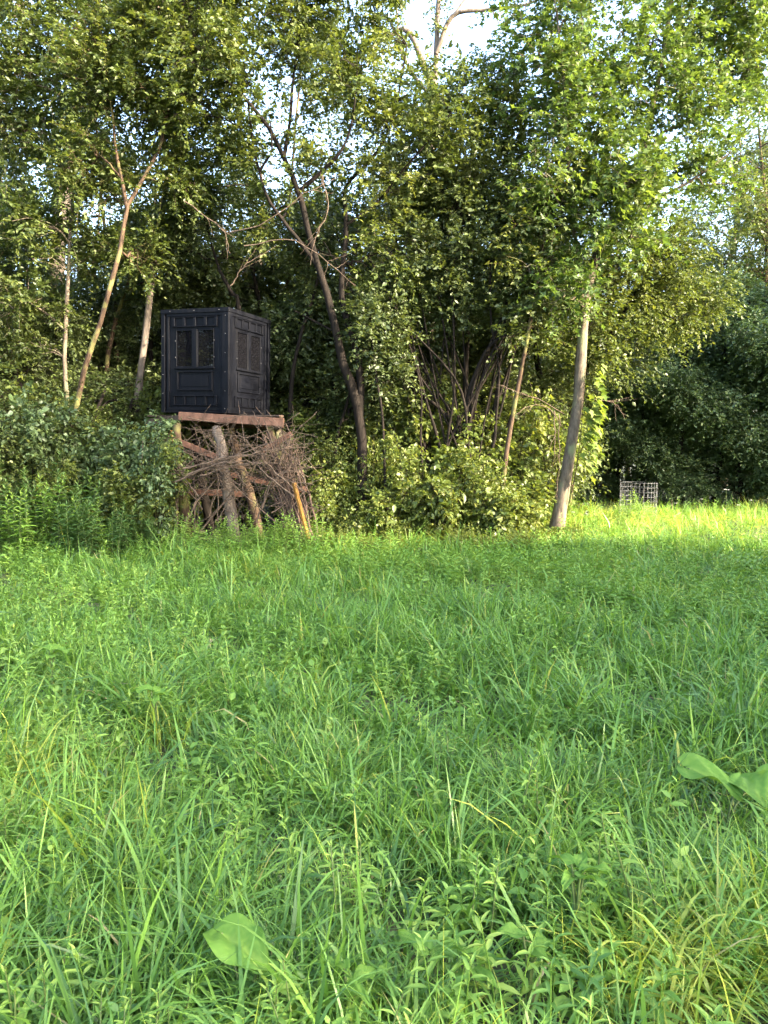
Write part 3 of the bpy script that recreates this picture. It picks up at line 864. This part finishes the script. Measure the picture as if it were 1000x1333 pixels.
for i, (q, r0, r1, mt) in enumerate([
        (((247, 696, 13.5), (240, 650, 13.55), (232, 600, 13.6), (230, 552, 13.75)), .09, .075, M['bark_brown']),
        (((308, 706, 13.2), (298, 650, 13.35), (290, 600, 13.5), (282, 556, 13.72)), .115, .085, M['bark_pale']),
        (((342, 690, 14.0), (326, 645, 14.3), (312, 605, 14.6), (300, 560, 14.9)), .095, .08, M['bark_brown']),
        (((394, 712, 13.1), (378, 660, 13.25), (366, 610, 13.35), (352, 556, 13.6)), .09, .07, M['bark_brown']),
        (((204, 690, 15.2), (204, 640, 15.2), (205, 600, 15.2), (206, 552, 15.2)), .09, .08, M['bark_dark']),
        (((375, 690, 15.5), (370, 640, 15.5), (366, 600, 15.5), (362, 556, 15.5)), .09, .08, M['bark_grey']),
        (((275, 690, 15.8), (262, 620, 15.8), (250, 556, 15.8)), .09, .08, M['bark_dark'])]):
    pts = path(*q)
    pts[0].z = -.05
    log('leg', pts, r0, r1, mt, seed=i)
p1, p2 = at(409, 710, 12.75), at(384, 628, 12.9); p1.z = -.02
beam('post', p1, p2, .075, .045, M['ochre'])
beam('post', at(226, 596, 13.95), at(224, 560, 14.0), .07, .05, M['ochre'])
for a, b, w in (((236, 572, 13.5), (284, 592, 13.45), .10), ((340, 584, 13.42), (378, 561, 13.4), .09), ((372, 636, 13.42), (398, 632, 13.42), .11),
                ((240, 636, 14.4), (330, 640, 14.3), .11), ((196, 575, 14.4), (226, 562, 14.2), .10), ((290, 612, 14.5), (350, 625, 14.4), .10), ((188, 640, 14.4), (215, 642, 14.3), .10)):
    beam('brace', at(*a), at(*b), .04, w, M['brace'])

# ------------------------------------------------------------------ dead brush leaned against the platform
rg = random.Random(5)


def bough(pts, r0, r1, seed, name, label, group=None, mat='dry_twig'):
    g = np.random.default_rng(seed)
    P = resample(pts, 12); P[1:] += g.normal(0, .012, (11, 3))
    acc = Acc()
    V, F = tubes(P[None], np.linspace(r0, r1, 12)[None], 6); acc.add(V, [F])
    for k in range(3 if mat == 'red_twig' else 7):
        i = g.integers(3, 11); d = norm(P[i] - P[i - 1] + g.normal(0, .6, 3) * np.linalg.norm(P[i] - P[i - 1]))
        L = g.uniform(.15, .5)
        Q = P[i] + d * np.linspace(0, L, 6)[:, None] + np.cumsum(g.normal(0, .010, (6, 3)), 0)
        V, F = tubes(Q[None], np.linspace(r1 * 1.1, .0015, 6)[None], 4); acc.add(V, [F])
    o = link(name, acc.mesh(name, M[mat], True, P[0], False), None, P[0])
    tag(o, label, 'branch', group)
    return o


LBR = 'bare grey dead branch in the brush tangle in front of the log platform'
for k in range(22):
    x0 = rg.uniform(225, 400); Y = rg.uniform(12.75, 13.2)
    y0 = rg.uniform(600, 700); x1 = x0 + rg.uniform(-110, 110); y1 = rg.uniform(545, 640)
    a, b = at(x0, y0, Y), at(min(385, max(225, x1)), y1, Y + rg.uniform(-.1, .25))
    mid = (a + b) / 2 + Vector((rg.uniform(-.1, .1), rg.uniform(-.1, .05), rg.uniform(0, .22)))
    bough([a, mid, b], rg.uniform(.009, .02), .004, k, 'dead_branch', LBR, 'dead branches in the brush tangle')
for k in range(7):
    Y = rg.uniform(12.6, 12.85); a = at(rg.uniform(222, 262), rg.uniform(606, 640), Y); b = at(rg.uniform(318, 372), rg.uniform(572, 606), Y + .1)
    bough([a, (a + b) / 2 + Vector((0, -.05, rg.uniform(.02, .14))), b], rg.uniform(.012, .022), .005, 140 + k, 'dead_branch', LBR, 'dead branches in the brush tangle')
LBL = 'brown dead branch leaning beside the ochre post of the platform'
for k in range(46):
    x1 = rg.uniform(335, 376); a = at(rg.uniform(376, 418), 710, rg.uniform(12.85, 13.35)); a.z = 0
    b = at(x1, rg.uniform(560, 620), 13.3)
    bough([a, (a + b) / 2 + Vector((.06, -.03, .04)), b], rg.uniform(.010, .028), .006, 60 + k, 'leaning_branch', LBL, 'branches leaning on the ochre post', 'red_twig')
acc = Acc(); g = np.random.default_rng(9)
n = 380
cx = np.where(g.random(n) < .7, g.normal(300, 44, n), g.normal(370, 14, n)); cyy = np.clip(g.normal(612, 34, n), 545, 705); YY = g.uniform(12.8, 13.7, n)
C0 = np.array([list(at(a, b, c)) for a, b, c in zip(cx, cyy, YY)])
dd = norm(np.stack([g.normal(0, 1, n), g.normal(0, .35, n), g.normal(.1, .8, n)], -1)); LL = g.uniform(.25, 1.0, n)
tq = np.linspace(-.5, .5, 6)
P = C0[:, None] + dd[:, None] * (LL[:, None] * tq)[..., None] + np.cumsum(g.normal(0, .011, (n, 6, 3)), 1)
P[..., 2] = np.maximum(P[..., 2], .01)
V, F = tubes(P, np.broadcast_to(np.array([.006, .0055, .005, .004, .003, .0015]), (n, 6)) * g.uniform(.6, 1.4, n)[:, None], 4)
acc.add(V, [F])
o = link('brush_twigs', acc.mesh('brush_twigs', M['dry_twig'], True, None, False))
tag(o, 'tangle of thin dry twigs piled under the platform of the blind', 'brush', kind='stuff')
# pale bare boughs hanging in front of the forked tree
for k, q in enumerate([((300, 302, 14.2), (345, 290, 14), (400, 250, 13.9), (440, 232, 14)), ((318, 320, 14.2), (380, 312, 14.1), (430, 345, 14.1), (462, 372, 14.2)),
                       ((420, 228, 14), (428, 270, 14), (410, 310, 14), (404, 345, 14.1)), ((240, 262, 14.3), (290, 300, 14.2), (298, 330, 14.2)), ((300, 372, 14.5), (316, 350, 14.4), (340, 330, 14.3))]):
    bough(path(*q), .012, .004, 90 + k, 'bare_branch', 'pale bare branch hanging in front of the forked tree', 'pale bare branches on the forked tree')
for k, q in enumerate([((735, 560, 14.9), (712, 530, 14.6), (690, 528, 14.4), (672, 540, 14.3)), ((736, 540, 14.9), (700, 520, 14.7), (672, 510, 14.5), (650, 500, 14.4)),
                       ((722, 535, 14.8), (722, 570, 14.7), (720, 610, 14.7)), ((728, 540, 14.8), (728, 600, 14.75), (724, 655, 14.7)), ((775, 520, 15.3), (800, 525, 15.3), (812, 545, 15.3))]):
    bough(path(*q), .010, .004, 100 + k, 'dry_vine', 'dry bare vine hanging beside the leaning maple trunk', 'dry vines beside the maple trunk')

# ------------------------------------------------------------------ vine on the maple trunk: each leaf a part
vine = empty('climbing_vine', at(748, 640, 14.85))
tag(vine, 'bright sunlit climbing vine on the side of the leaning maple trunk', 'vine')
VO = np.array(vine.location)
sp = path((742, 655, 14.85), (752, 600, 14.85), (758, 545, 14.85), (762, 480, 14.85)); sp2 = path((755, 590, 14.85), (768, 560, 14.8), (780, 520, 14.8))
acc = Acc()
for s_ in (sp, sp2):
    V, F = tubes(resample(s_, 12)[None], np.linspace(.012, .005, 12)[None], 5); acc.add(V, [F])
link('stem', acc.mesh('stem', M['bark_brown'], True, VO, False), vine)
ivy = []
for k in range(4):
    V, F, kk = leaves(np.zeros((1, 3)), np.array([[1.0, 0, 0]]), np.array([[0, 0, 1.0]]), np.array([.17]), np.array([.18]), LEAFM)
    ivy.append(mesh_np('leaf', V, F, M['leaf_vine'], np.full(len(V), .15 + .25 * k)))
rg = random.Random(8)
path1 = resample(sp, 40); path2 = resample(sp2, 40)
for k in range(115):
    if k < 75: c = path1[rg.randrange(8, 40)] + np.array([rg.uniform(.02, .34), rg.uniform(-.30, -.02), rg.uniform(-.08, .08)])
    else: c = path2[rg.randrange(6, 40)] + np.array([rg.uniform(-.1, .14), rg.uniform(-.22, .02), rg.uniform(-.12, .1)])
    link('leaf', ivy[k % 4], vine, c - VO, (rg.uniform(-.6, .6), rg.uniform(.3, 1.1), rg.uniform(-1.9, .6)))

# ------------------------------------------------------------------ wire cage
M['wire'] = plain_mat('wire', (.24, .25, .26), .5, .5, nscale=6, nvar=.6)
cp = at(831.5, 640, 18.6); cp.z = float(gz(cp.x, cp.y))
cage = empty('wire_cage', cp)
tag(cage, 'round galvanised wire mesh cage standing in tall grass before the dark thicket', 'cage')
CR, CH = .43, .88
a = np.linspace(0, 2 * np.pi, 41)
ring = np.stack([CR * np.cos(a), CR * np.sin(a), 0 * a], -1)
V, F = tubes(ring[None], np.full((1, 41), .0019), 4); rmesh = mesh_np('ring_wire', V, [F], M['wire'], smooth=True)
V, F = tubes(np.array([[[0, 0, 0], [0, 0, CH / 2], [0, 0, CH]]]), np.full((1, 3), .0017), 4); vmesh = mesh_np('upright_wire', V, [F], M['wire'], smooth=True)
for k in range(9): link('ring_wire', rmesh, cage, (0, 0, CH * k / 8))
for k in range(27): link('upright_wire', vmesh, cage, (CR * math.cos(k * 2 * math.pi / 27), CR * math.sin(k * 2 * math.pi / 27), 0))


# ------------------------------------------------------------------ tall weeds (stem + whorled leaves)
def weed_arrays(rg, h, nleaf, L, asp, tmpl=LEAF6, lean=.1, droop=.1, top=True):
    """returns stem polyline (K,3) and leaf arrays"""
    K = 7
    t = np.linspace(0, 1, K)
    a = rg.uniform(0, 2 * np.pi); ln = rg.uniform(0, lean) * h
    stem = np.stack([np.cos(a) * ln * t ** 1.6, np.sin(a) * ln * t ** 1.6, h * t], -1)
    u = np.linspace(.18, 1, nleaf)
    P = np.stack([np.interp(u, t, stem[:, i]) for i in range(3)], -1)
    az = np.arange(nleaf) * 2.4 + rg.normal(0, .25, nleaf)
    el = np.interp(u, [0, .7, 1], [-.05, .3, .95]) + rg.normal(0, .15, nleaf) - droop
    D = np.stack([np.cos(az) * np.cos(el), np.sin(az) * np.cos(el), np.sin(el)], -1)
    N = np.stack([-np.cos(az) * np.sin(el), -np.sin(az) * np.sin(el), np.cos(el)], -1) + rg.normal(0, .2, (nleaf, 3))
    ll = L * np.interp(u, [0, .35, .8, 1], [.7, 1.05, .85, .45]) * rg.uniform(.8, 1.2, nleaf)
    return stem, P, D, N, ll


def proto_weed(seed, h, n, L, asp, leaf, name, nst=3, spread=.12):
    rg = np.random.default_rng(seed)
    sa, la_ = Acc(), Acc()
    for s in range(nst):
        off = np.array([*(rg.normal(0, spread, 2)), 0])
        stem, P, D, N, ll = weed_arrays(rg, h * rg.uniform(.6, 1.1), n, L, asp, lean=.32)
        V, F = tubes((stem + off)[None], np.linspace(.007, .002, 7)[None], 5); sa.add(V, [F])
        V, F, kk = leaves(P + off, D, N, ll, ll * asp, LEAF6)
        la_.add(V, F, np.repeat(np.clip(np.linspace(.25, .75, n) + rg.normal(0, .12, n), 0, 1), kk))
    root = empty(name)
    tag(root, 'weed', 'plant')
    link('stems', sa.mesh('stems', M['stem_green'], True, None, False), root)
    link('foliage', la_.mesh('foliage', leaf, False), root)
    return root


PR['weed_a'] = proto_weed(301, 1.15, 46, .15, .28, M['leaf_weed'], 'tall_weed')
PR['weed_b'] = proto_weed(302, .95, 40, .14, .40, M['leaf_weed'], 'tall_weed')
PR['weed_d'] = proto_weed(306, 1.0, 36, .15, .32, M['herb'], 'tall_weed', 3, .15)
PR['weed_e'] = proto_weed(307, .62, 24, .10, .5, M['leaf_under'], 'meadow_weed', 5, .12)
PR['weed_c'] = proto_weed(303, .7, 26, .10, .34, M['herb'], 'meadow_weed', 4, .08)
rg = random.Random(21)
for k in range(90):
    px = -30 + 235 * rg.random(); Y = rg.uniform(11.6, 13.4)
    c = at(px, 600, Y)
    place(('weed_a', 'weed_b', 'weed_a', 'weed_b', 'weed_d')[k % 5], c.x, Y, rg.uniform(.6, 1.3) * (1.1 if px < 130 else .85) * (.75 + .25 * (Y - 11.6)), rg.random() * 6.3, 'tall dark green weed along the meadow edge left of the log platform', 'tall weeds left of the platform')
for k in range(34):
    px = 205 + 225 * rg.random(); Y = rg.uniform(12.0, 12.9)
    c = at(px, 600, Y)
    place('weed_c', c.x, Y, rg.uniform(.55, 1.0), rg.random() * 6.3, 'bright green weed at the foot of the log platform', 'weeds at the foot of the platform')
for k in range(54):
    px = 415 + 280 * rg.random(); Y = rg.uniform(12.5, 13.7)
    c = at(px, 600, Y)
    place('weed_e', c.x, Y, rg.uniform(.5, .95), rg.random() * 6.3, 'low leafy weed at the meadow edge below the forked tree', 'weeds below the forked tree')
for k, (px, py, Y, s) in enumerate([(818, 664, 16.9, .95), (828, 664, 17.1, 1.05), (836, 664, 16.8, .8), (808, 664, 16.9, .8), (845, 664, 17, .7), (823, 664, 16.6, .8)]):
    c = at(px, py, Y)
    place('weed_c', c.x, Y, s, k * 1.9, 'leafy weed in the sunlit bushy clump before the wire cage', 'clump of weeds before the wire cage')

# ------------------------------------------------------------------ meadow grass
def blades(x, y, h, w, az, th0, curl, nseg, tint):
    n = len(x)
    t = np.linspace(0, 1, nseg + 1)
    th = th0[:, None] + curl[:, None] * t[None] ** 1.3
    ds = h[:, None] / nseg
    hor = np.concatenate([np.zeros((n, 1)), np.cumsum(np.sin(th[:, :-1] * .5 + th[:, 1:] * .5) * ds, 1)], 1)
    ver = np.concatenate([np.zeros((n, 1)), np.cumsum(np.cos(th[:, :-1] * .5 + th[:, 1:] * .5) * ds, 1)], 1)
    dx, dy = np.cos(az), np.sin(az)
    C = np.stack([x[:, None] + hor * dx[:, None], y[:, None] + hor * dy[:, None], gz(x, y)[:, None] - .01 + ver], -1)
    tw = az + np.pi / 2 + RNG.normal(0, .5, n)
    S = np.stack([np.cos(tw), np.sin(tw), RNG.normal(0, .25, n)], -1)
    ww = w[:, None] * np.interp(t, [0, .3, .75, 1], [.7, 1, .62, 0])[None] * .5
    k = 2 * nseg + 1
    V = np.empty((n, k, 3))
    V[:, 0:2 * nseg:2] = C[:, :-1] - S[:, None] * ww[:, :-1, None]
    V[:, 1:2 * nseg:2] = C[:, :-1] + S[:, None] * ww[:, :-1, None]
    V[:, -1] = C[:, -1]
    i = (np.arange(n) * k)[:, None]
    s = np.arange(nseg - 1)[None] * 2
    quads = np.stack([i + s, i + s + 1, i + s + 3, i + s + 2], -1).reshape(-1, 4)
    tris = np.stack([i[:, 0] + 2 * nseg - 2, i[:, 0] + 2 * nseg - 1, i[:, 0] + 2 * nseg], -1)
    return V.reshape(-1, 3), [quads, tris], np.repeat(tint, k)


def grass_band(acc, n, y0, y1, wfac, wadd, nseg, hmul, wid, xr=None, clump=24, tb=0.0):
    m = max(1, n // clump)
    u = RNG.random(m)
    cy_ = np.sqrt(y0 ** 2 + u * (y1 ** 2 - y0 ** 2))
    cx_ = (RNG.random(m) * 2 - 1) * (cy_ * wfac + wadd)
    if xr is not None:
        cx_ = RNG.uniform(xr[0], xr[1], m); cy_ = RNG.uniform(y0, y1, m)
    gap = noise2(cx_, cy_, 4.2, 5) + .6 * noise2(cx_, cy_, 9.0, 1) + RNG.normal(0, .25, m)
    wt = np.clip(gap + .85, .06, 1.6); i = RNG.choice(m, n, p=wt / wt.sum())
    sp_ = .035 + .09 * RNG.random(m)[i]
    x = cx_[i] + RNG.normal(0, 1, n) * sp_; y = cy_[i] + RNG.normal(0, 1, n) * sp_
    ch = np.clip(RNG.normal(.92, .32, m), .35, 1.8)[i] * (1 + .38 * noise2(x, y, 1.7)) * (1 + .28 * noise2(x, y, 4.3, 2))
    h = ch * RNG.uniform(.55, 1.15, n) * hmul
    q_ = RNG.random(n)
    az = np.where(q_ < .45, np.arctan2(y - cy_[i], x - cx_[i]), np.where(q_ < .75, RNG.uniform(0, 2 * np.pi, m)[i], RNG.uniform(0, 2 * np.pi, n))) + RNG.normal(0, .35, n)
    th0 = np.abs(RNG.normal(.25, .36, n)); curl = np.clip(RNG.normal(1.65, .75, n), .0, 3.1)
    w = wid * RNG.uniform(.5, 1.35, n) * np.where(RNG.random(n) < .3, .5, 1)
    kind = RNG.random(m) + .25 * noise2(cx_, cy_, 1.1, 4)
    w = w * np.where(kind > .68, 1.35, np.where(kind < .2, .55, 1.0))[i]
    ct = (RNG.normal(.45, .15, m) + np.where(kind > .68, -.13, np.where(kind < .2, .16, 0)))[i] + .16 * noise2(x, y, .9, 1)
    ct = ct + .42 * np.exp(-((x - 1.1) ** 2 / .16 + (y - 2.35) ** 2 / .25)) + .38 * np.exp(-((x + 1.8) ** 2 / .12 + (y - 3.7) ** 2 / .3))  # two sun flecks painted into the blade tint, lower right and left
    ti = np.clip(ct + RNG.normal(0, .12, n) + tb, 0, .88)
    ti = np.where(RNG.random(n) < .016, RNG.uniform(.9, 1, n), ti)
    th = RNG.random(n) < .07                                   # dry thatch low between the green blades
    ti = np.where(th, RNG.uniform(.9, 1, n), ti); h = np.where(th, h * .5, h); th0 = np.where(th, th0 + .7, th0)
    acc.add(*blades(x, y, h, w, az, th0, curl, nseg, ti))


acc = Acc()
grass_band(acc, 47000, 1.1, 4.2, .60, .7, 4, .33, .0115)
grass_band(acc, 58000, 4.2, 8.0, .58, .9, 3, .36, .014)
grass_band(acc, 74000, 8.0, 13.6, .56, 1.0, 2, .34, .016)
grass_band(acc, 34000, 13.4, 21.5, 0, 0, 2, .40, .014, xr=(3.0, 15.0), tb=.22)  # tb paints the sunlit yellow of the far strip into its blades
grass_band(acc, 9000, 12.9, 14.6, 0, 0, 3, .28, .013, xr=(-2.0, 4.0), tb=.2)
grass_band(acc, 9000, 2.0, 13.5, 0, 0, 3, .40, .012, xr=(8.0, 13.0))
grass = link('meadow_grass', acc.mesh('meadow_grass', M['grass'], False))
tag(grass, 'lush long green meadow grass covering the clearing', 'grass', kind='stuff')

# broad-leaved herbs mixed into the grass
acc = Acc(); rgh = np.random.default_rng(40)
for (n, y0, y1, wf, wa, hh, nlf, L, asp, tm) in ((380, 1.3, 5, .6, .6, .32, 18, .08, .26, LEAF6), (1800, 5, 9, .58, .9, .34, 15, .085, .34, LEAF2), (2600, 9, 13.5, .56, 1, .36, 13, .10, .4, LEAF2),
                                             (260, 1.3, 5, .6, .6, .24, 10, .075, .55, LEAF6), (400, 4.5, 9, .58, .8, .28, 9, .09, .6, LEAF6), (500, 13.6, 20, .5, 3, .45, 12, .09, .35, LEAF2)):
    for k in range(n):
        y = math.sqrt(y0 ** 2 + rgh.random() * (y1 ** 2 - y0 ** 2)); x = (rgh.random() * 2 - 1) * (y * wf + wa)
        if y > 13.6: x = rgh.uniform(3.2, 13)
        if noise2(x, y, 1.1, 3) + rgh.normal(0, .5) < -.1: continue
        stem, P, D, N, ll = weed_arrays(rgh, hh * rgh.uniform(.6, 1.2), nlf, L, asp, lean=.3)
        o3 = np.array([x, y, gz(x, y)])
        V, F, kk = leaves(P + o3, D, N, ll, ll * asp, tm)
        acc.add(V, F, np.full(len(V), np.clip(rgh.normal(.5, .22), 0, 1)))
        V, F = tubes((stem[::2] + o3)[None], np.linspace(.004, .0015, 4)[None], 3); acc.add(V, [F], np.full(len(V), .5))
o = link('meadow_herbs', acc.mesh('meadow_herbs', M['herb'], False))
tag(o, 'small leafy herbs scattered through the meadow grass', 'herbs', kind='stuff')
# low leafy ground cover along the foot of the wood
n = 30000; g = np.random.default_rng(44)
px = g.uniform(395, 760, n); Y = 12.7 + 2.9 * g.random(n) ** 1.2
x = (px - 500) / FPX * Y; hgt = .12 + .38 * np.clip((Y - 12.7) / 2, 0, 1) * (1 + .6 * noise2(x, Y, 2.2)); hgt = np.maximum(.1, hgt * np.where(px > 690, .45, 1))
z = g.random(n) ** .6 * hgt
P = np.stack([x, Y, gz(x, Y) + z], -1)
az = g.uniform(0, 2 * np.pi, n)
D = np.stack([np.cos(az), np.sin(az), g.normal(-.1, .3, n)], -1); N = np.array([0, 0, 1.0]) + g.normal(0, .5, (n, 3))
ll = g.uniform(.04, .085, n)
V, F, kk = leaves(P, D, N, ll, ll * .65, LEAF2)
o = link('ground_cover', mesh_np('ground_cover', V, F, M['leaf_under'], np.repeat(np.clip(.5 + .2 * noise2(x, Y, 3) + g.normal(0, .18, n), 0, 1), kk)))
tag(o, 'low pale green leafy ground cover at the foot of the wood', 'ground cover', kind='stuff')

# ------------------------------------------------------------------ broad leaves in the foreground
def big_leaf(L, W, seed, notch=.22, wave=.09, droop=.25, fold=.12):
    g = np.random.default_rng(seed)
    nu, nv = 26, 13
    u = np.linspace(0, 1, nu); v = np.linspace(-1, 1, nv)
    prof = np.sin(np.pi * np.clip(u, 0, 1) ** .62) ** .8 * .98 + .02
    ph = g.uniform(0, 6.28, 4)
    V = np.empty((nu, nv, 3))
    for i in range(nu):
        for j in range(nv):
            vv = v[j]
            x = L * (u[i] - notch * abs(vv) * (1 - u[i]) ** 2)
            y = W * .5 * prof[i] * vv
            z = L * (-droop * u[i] ** 2 + fold * abs(vv) * prof[i]) + wave * L * (math.sin(7 * u[i] + ph[0]) * vv + .7 * math.sin(11 * u[i] + ph[1]) * vv * vv + .25 * math.cos(9 * vv + 14 * u[i] + ph[2]))
            z -= .02 * L * math.exp(-(vv * 9) ** 2)
            V[i, j] = (x, y, z)
    q = (np.arange(nu - 1)[:, None] * nv + np.arange(nv - 1)[None]).ravel()
    vt = np.tile(v, nu); ut = np.repeat(u, nv)
    ti = np.clip(.25 + .5 * np.exp(-(vt * 9) ** 2) + .35 * np.clip(np.sin((ut - .38 * np.abs(vt)) * 44), .55, 1) - .19 + g.normal(0, .06, nu * nv), 0, 1)
    return mesh_np('leaf', V.reshape(-1, 3), [np.stack([q, q + 1, q + nv + 1, q + nv], -1)], M['burdock'], ti, True)


def broad_plant(name, label, px, py, zc, specs, group=None, stem_h=None):
    """specs: (offset xyz, length, width, heading, pitch, roll, seed)"""
    # point where the ray through the pixel meets height zc
    d = at(px, py, 1.0) - Vector((0, 0, CAM_H))
    k = (zc - CAM_H) / d.z
    c = Vector((0, 0, CAM_H)) + d * k
    root = empty(name, (c.x, c.y, 0)); tag(root, label, 'plant', group)
    for i, (off, L, W, hd, pt, rl, sd) in enumerate(specs):
        lf = link('leaf', big_leaf(L, W, sd), root, (off[0], off[1], zc + off[2]), (rl, pt, hd))
        b = np.array([[0, 0, 0], [off[0] * .3, off[1] * .3, (zc + off[2]) * .6], [off[0], off[1], zc + off[2]]])
        V, F = tubes(resample(b, 6)[None], np.linspace(.007, .004, 6)[None], 5)
        link('stalk', mesh_np('stalk', V, [F], M['stem_green'], smooth=True), root)
    return root


broad_plant('burdock_plant', 'pair of rounded broad burdock leaves low in the foreground grass', 318, 1228, .30,
            [((-.08, .05, .0), .19, .16, -.55, .08, .2, 1), ((.05, -.02, -.06), .13, .10, -.3, .2, -.1, 2)])
broad_plant('burdock_plant', 'large wavy burdock leaves folded over in the grass', 948, 1022, .22,
            [((-.14, .12, .03), .25, .19, -.7, .02, .12, 3), ((.10, .06, .01), .22, .18, -1.5, .05, .1, 4), ((.22, .10, .0), .20, .16, -.2, .15, .0, 5)])
for (px, py, zc, n, L, W, lab, sd) in [
        (690, 1232, .22, 3, .10, .055, 'small upright plant with pointed oval leaves beside pale grass', 11),
        (618, 1255, .19, 4, .09, .045, 'leafy seedling with long oval leaves low in the foreground', 12),
        (562, 1245, .17, 2, .12, .075, 'young plant with one wide oval leaf in the foreground', 13),
        (455, 1275, .21, 3, .10, .05, 'young plant with upright spoon shaped leaves in the foreground', 14),
        (752, 1135, .30, 6, .085, .045, 'pale leaved nettle like plant topping the meadow grass', 15),
        (66, 850, .34, 4, .13, .09, 'dock plant with a pale oval leaf in the left meadow', 16),
        (200, 905, .34, 4, .11, .07, 'small dock plant with pointed leaf in the meadow', 17)]:
    g = random.Random(sd)
    broad_plant('broadleaf_plant', lab, px, py, zc,
                [((.025 * math.cos(i * 2.4), .025 * math.sin(i * 2.4), -.02 * i / n + .03 * (i % 2)), L * g.uniform(.8, 1.1), W, i * 2.4 + g.random(), -.35 + .3 * g.random(), g.uniform(-.3, .3), sd * 10 + i) for i in range(n)])
PR['forb'] = proto_weed(305, .42, 26, .075, .24, M['herb'], 'foreground_forb', 3, .05)
rg = random.Random(31)
for k, (px, py) in enumerate([(130, 1300), (60, 1285), (160, 1330), (30, 1050), (250, 1290), (430, 1120), (460, 1140), (300, 1060), (620, 1110), (800, 1120), (350, 1300), (520, 1310), (840, 1130), (120, 960), (700, 1010), (560, 960)]):
    d = at(px, py, 1.0) - Vector((0, 0, CAM_H)); kk = (.3 - CAM_H) / d.z
    place('forb', d.x * kk, d.y * kk, rg.uniform(.75, 1.05), rg.random() * 6, 'upright forb with narrow whorled leaves in the foreground meadow', 'forbs in the foreground meadow')

# white umbels in the sunlit strip before the thicket
M['petal'] = plain_mat('petal', (.62, .62, .55), .7)
g = np.random.default_rng(71)
root = empty('wildflower'); tag(root, 'thin white wildflower in the sunlit grass before the thicket', 'flower', 'white wildflowers before the thicket')
V, F = tubes(resample([(0, 0, 0), (.03, 0, .35), (.02, .02, .72)], 6)[None], np.linspace(.004, .002, 6)[None], 4)
link('stem', mesh_np('stem', V, [F], M['stem_green'], smooth=True), root)
n = 40
a = g.uniform(0, 6.28, n); r = .06 * np.sqrt(g.random(n))
P = np.stack([.02 + r * np.cos(a), .02 + r * np.sin(a), .73 - r * .25 + g.normal(0, .004, n)], -1)
V, F, kk = leaves(P, np.stack([np.cos(a * 3), np.sin(a * 3), 0 * a], -1), np.array([0, 0, 1.0]) + g.normal(0, .3, (n, 3)), np.full(n, .022), np.full(n, .022), LEAF2)
link('flower_head', mesh_np('flower_head', V, F, M['petal']), root)
PR['flower'] = root
for k, (px, Y, s_) in enumerate([(945, 18.6, 1.0), (915, 18.0, .66), (978, 17.5, .7), (880, 17.4, .62), (962, 16.6, .62), (748, 15.6, .6)]):
    c = at(px, 640, Y)
    place('flower', c.x, Y, s_, k * 1.7)

for o in bpy.data.objects:                                   # vine sprays scattered along the dead tree: too small to pick apart
    if o.parent and o.parent.name.startswith('dead_tree') and o.name.startswith('branches'): o['kind'] = 'stuff'
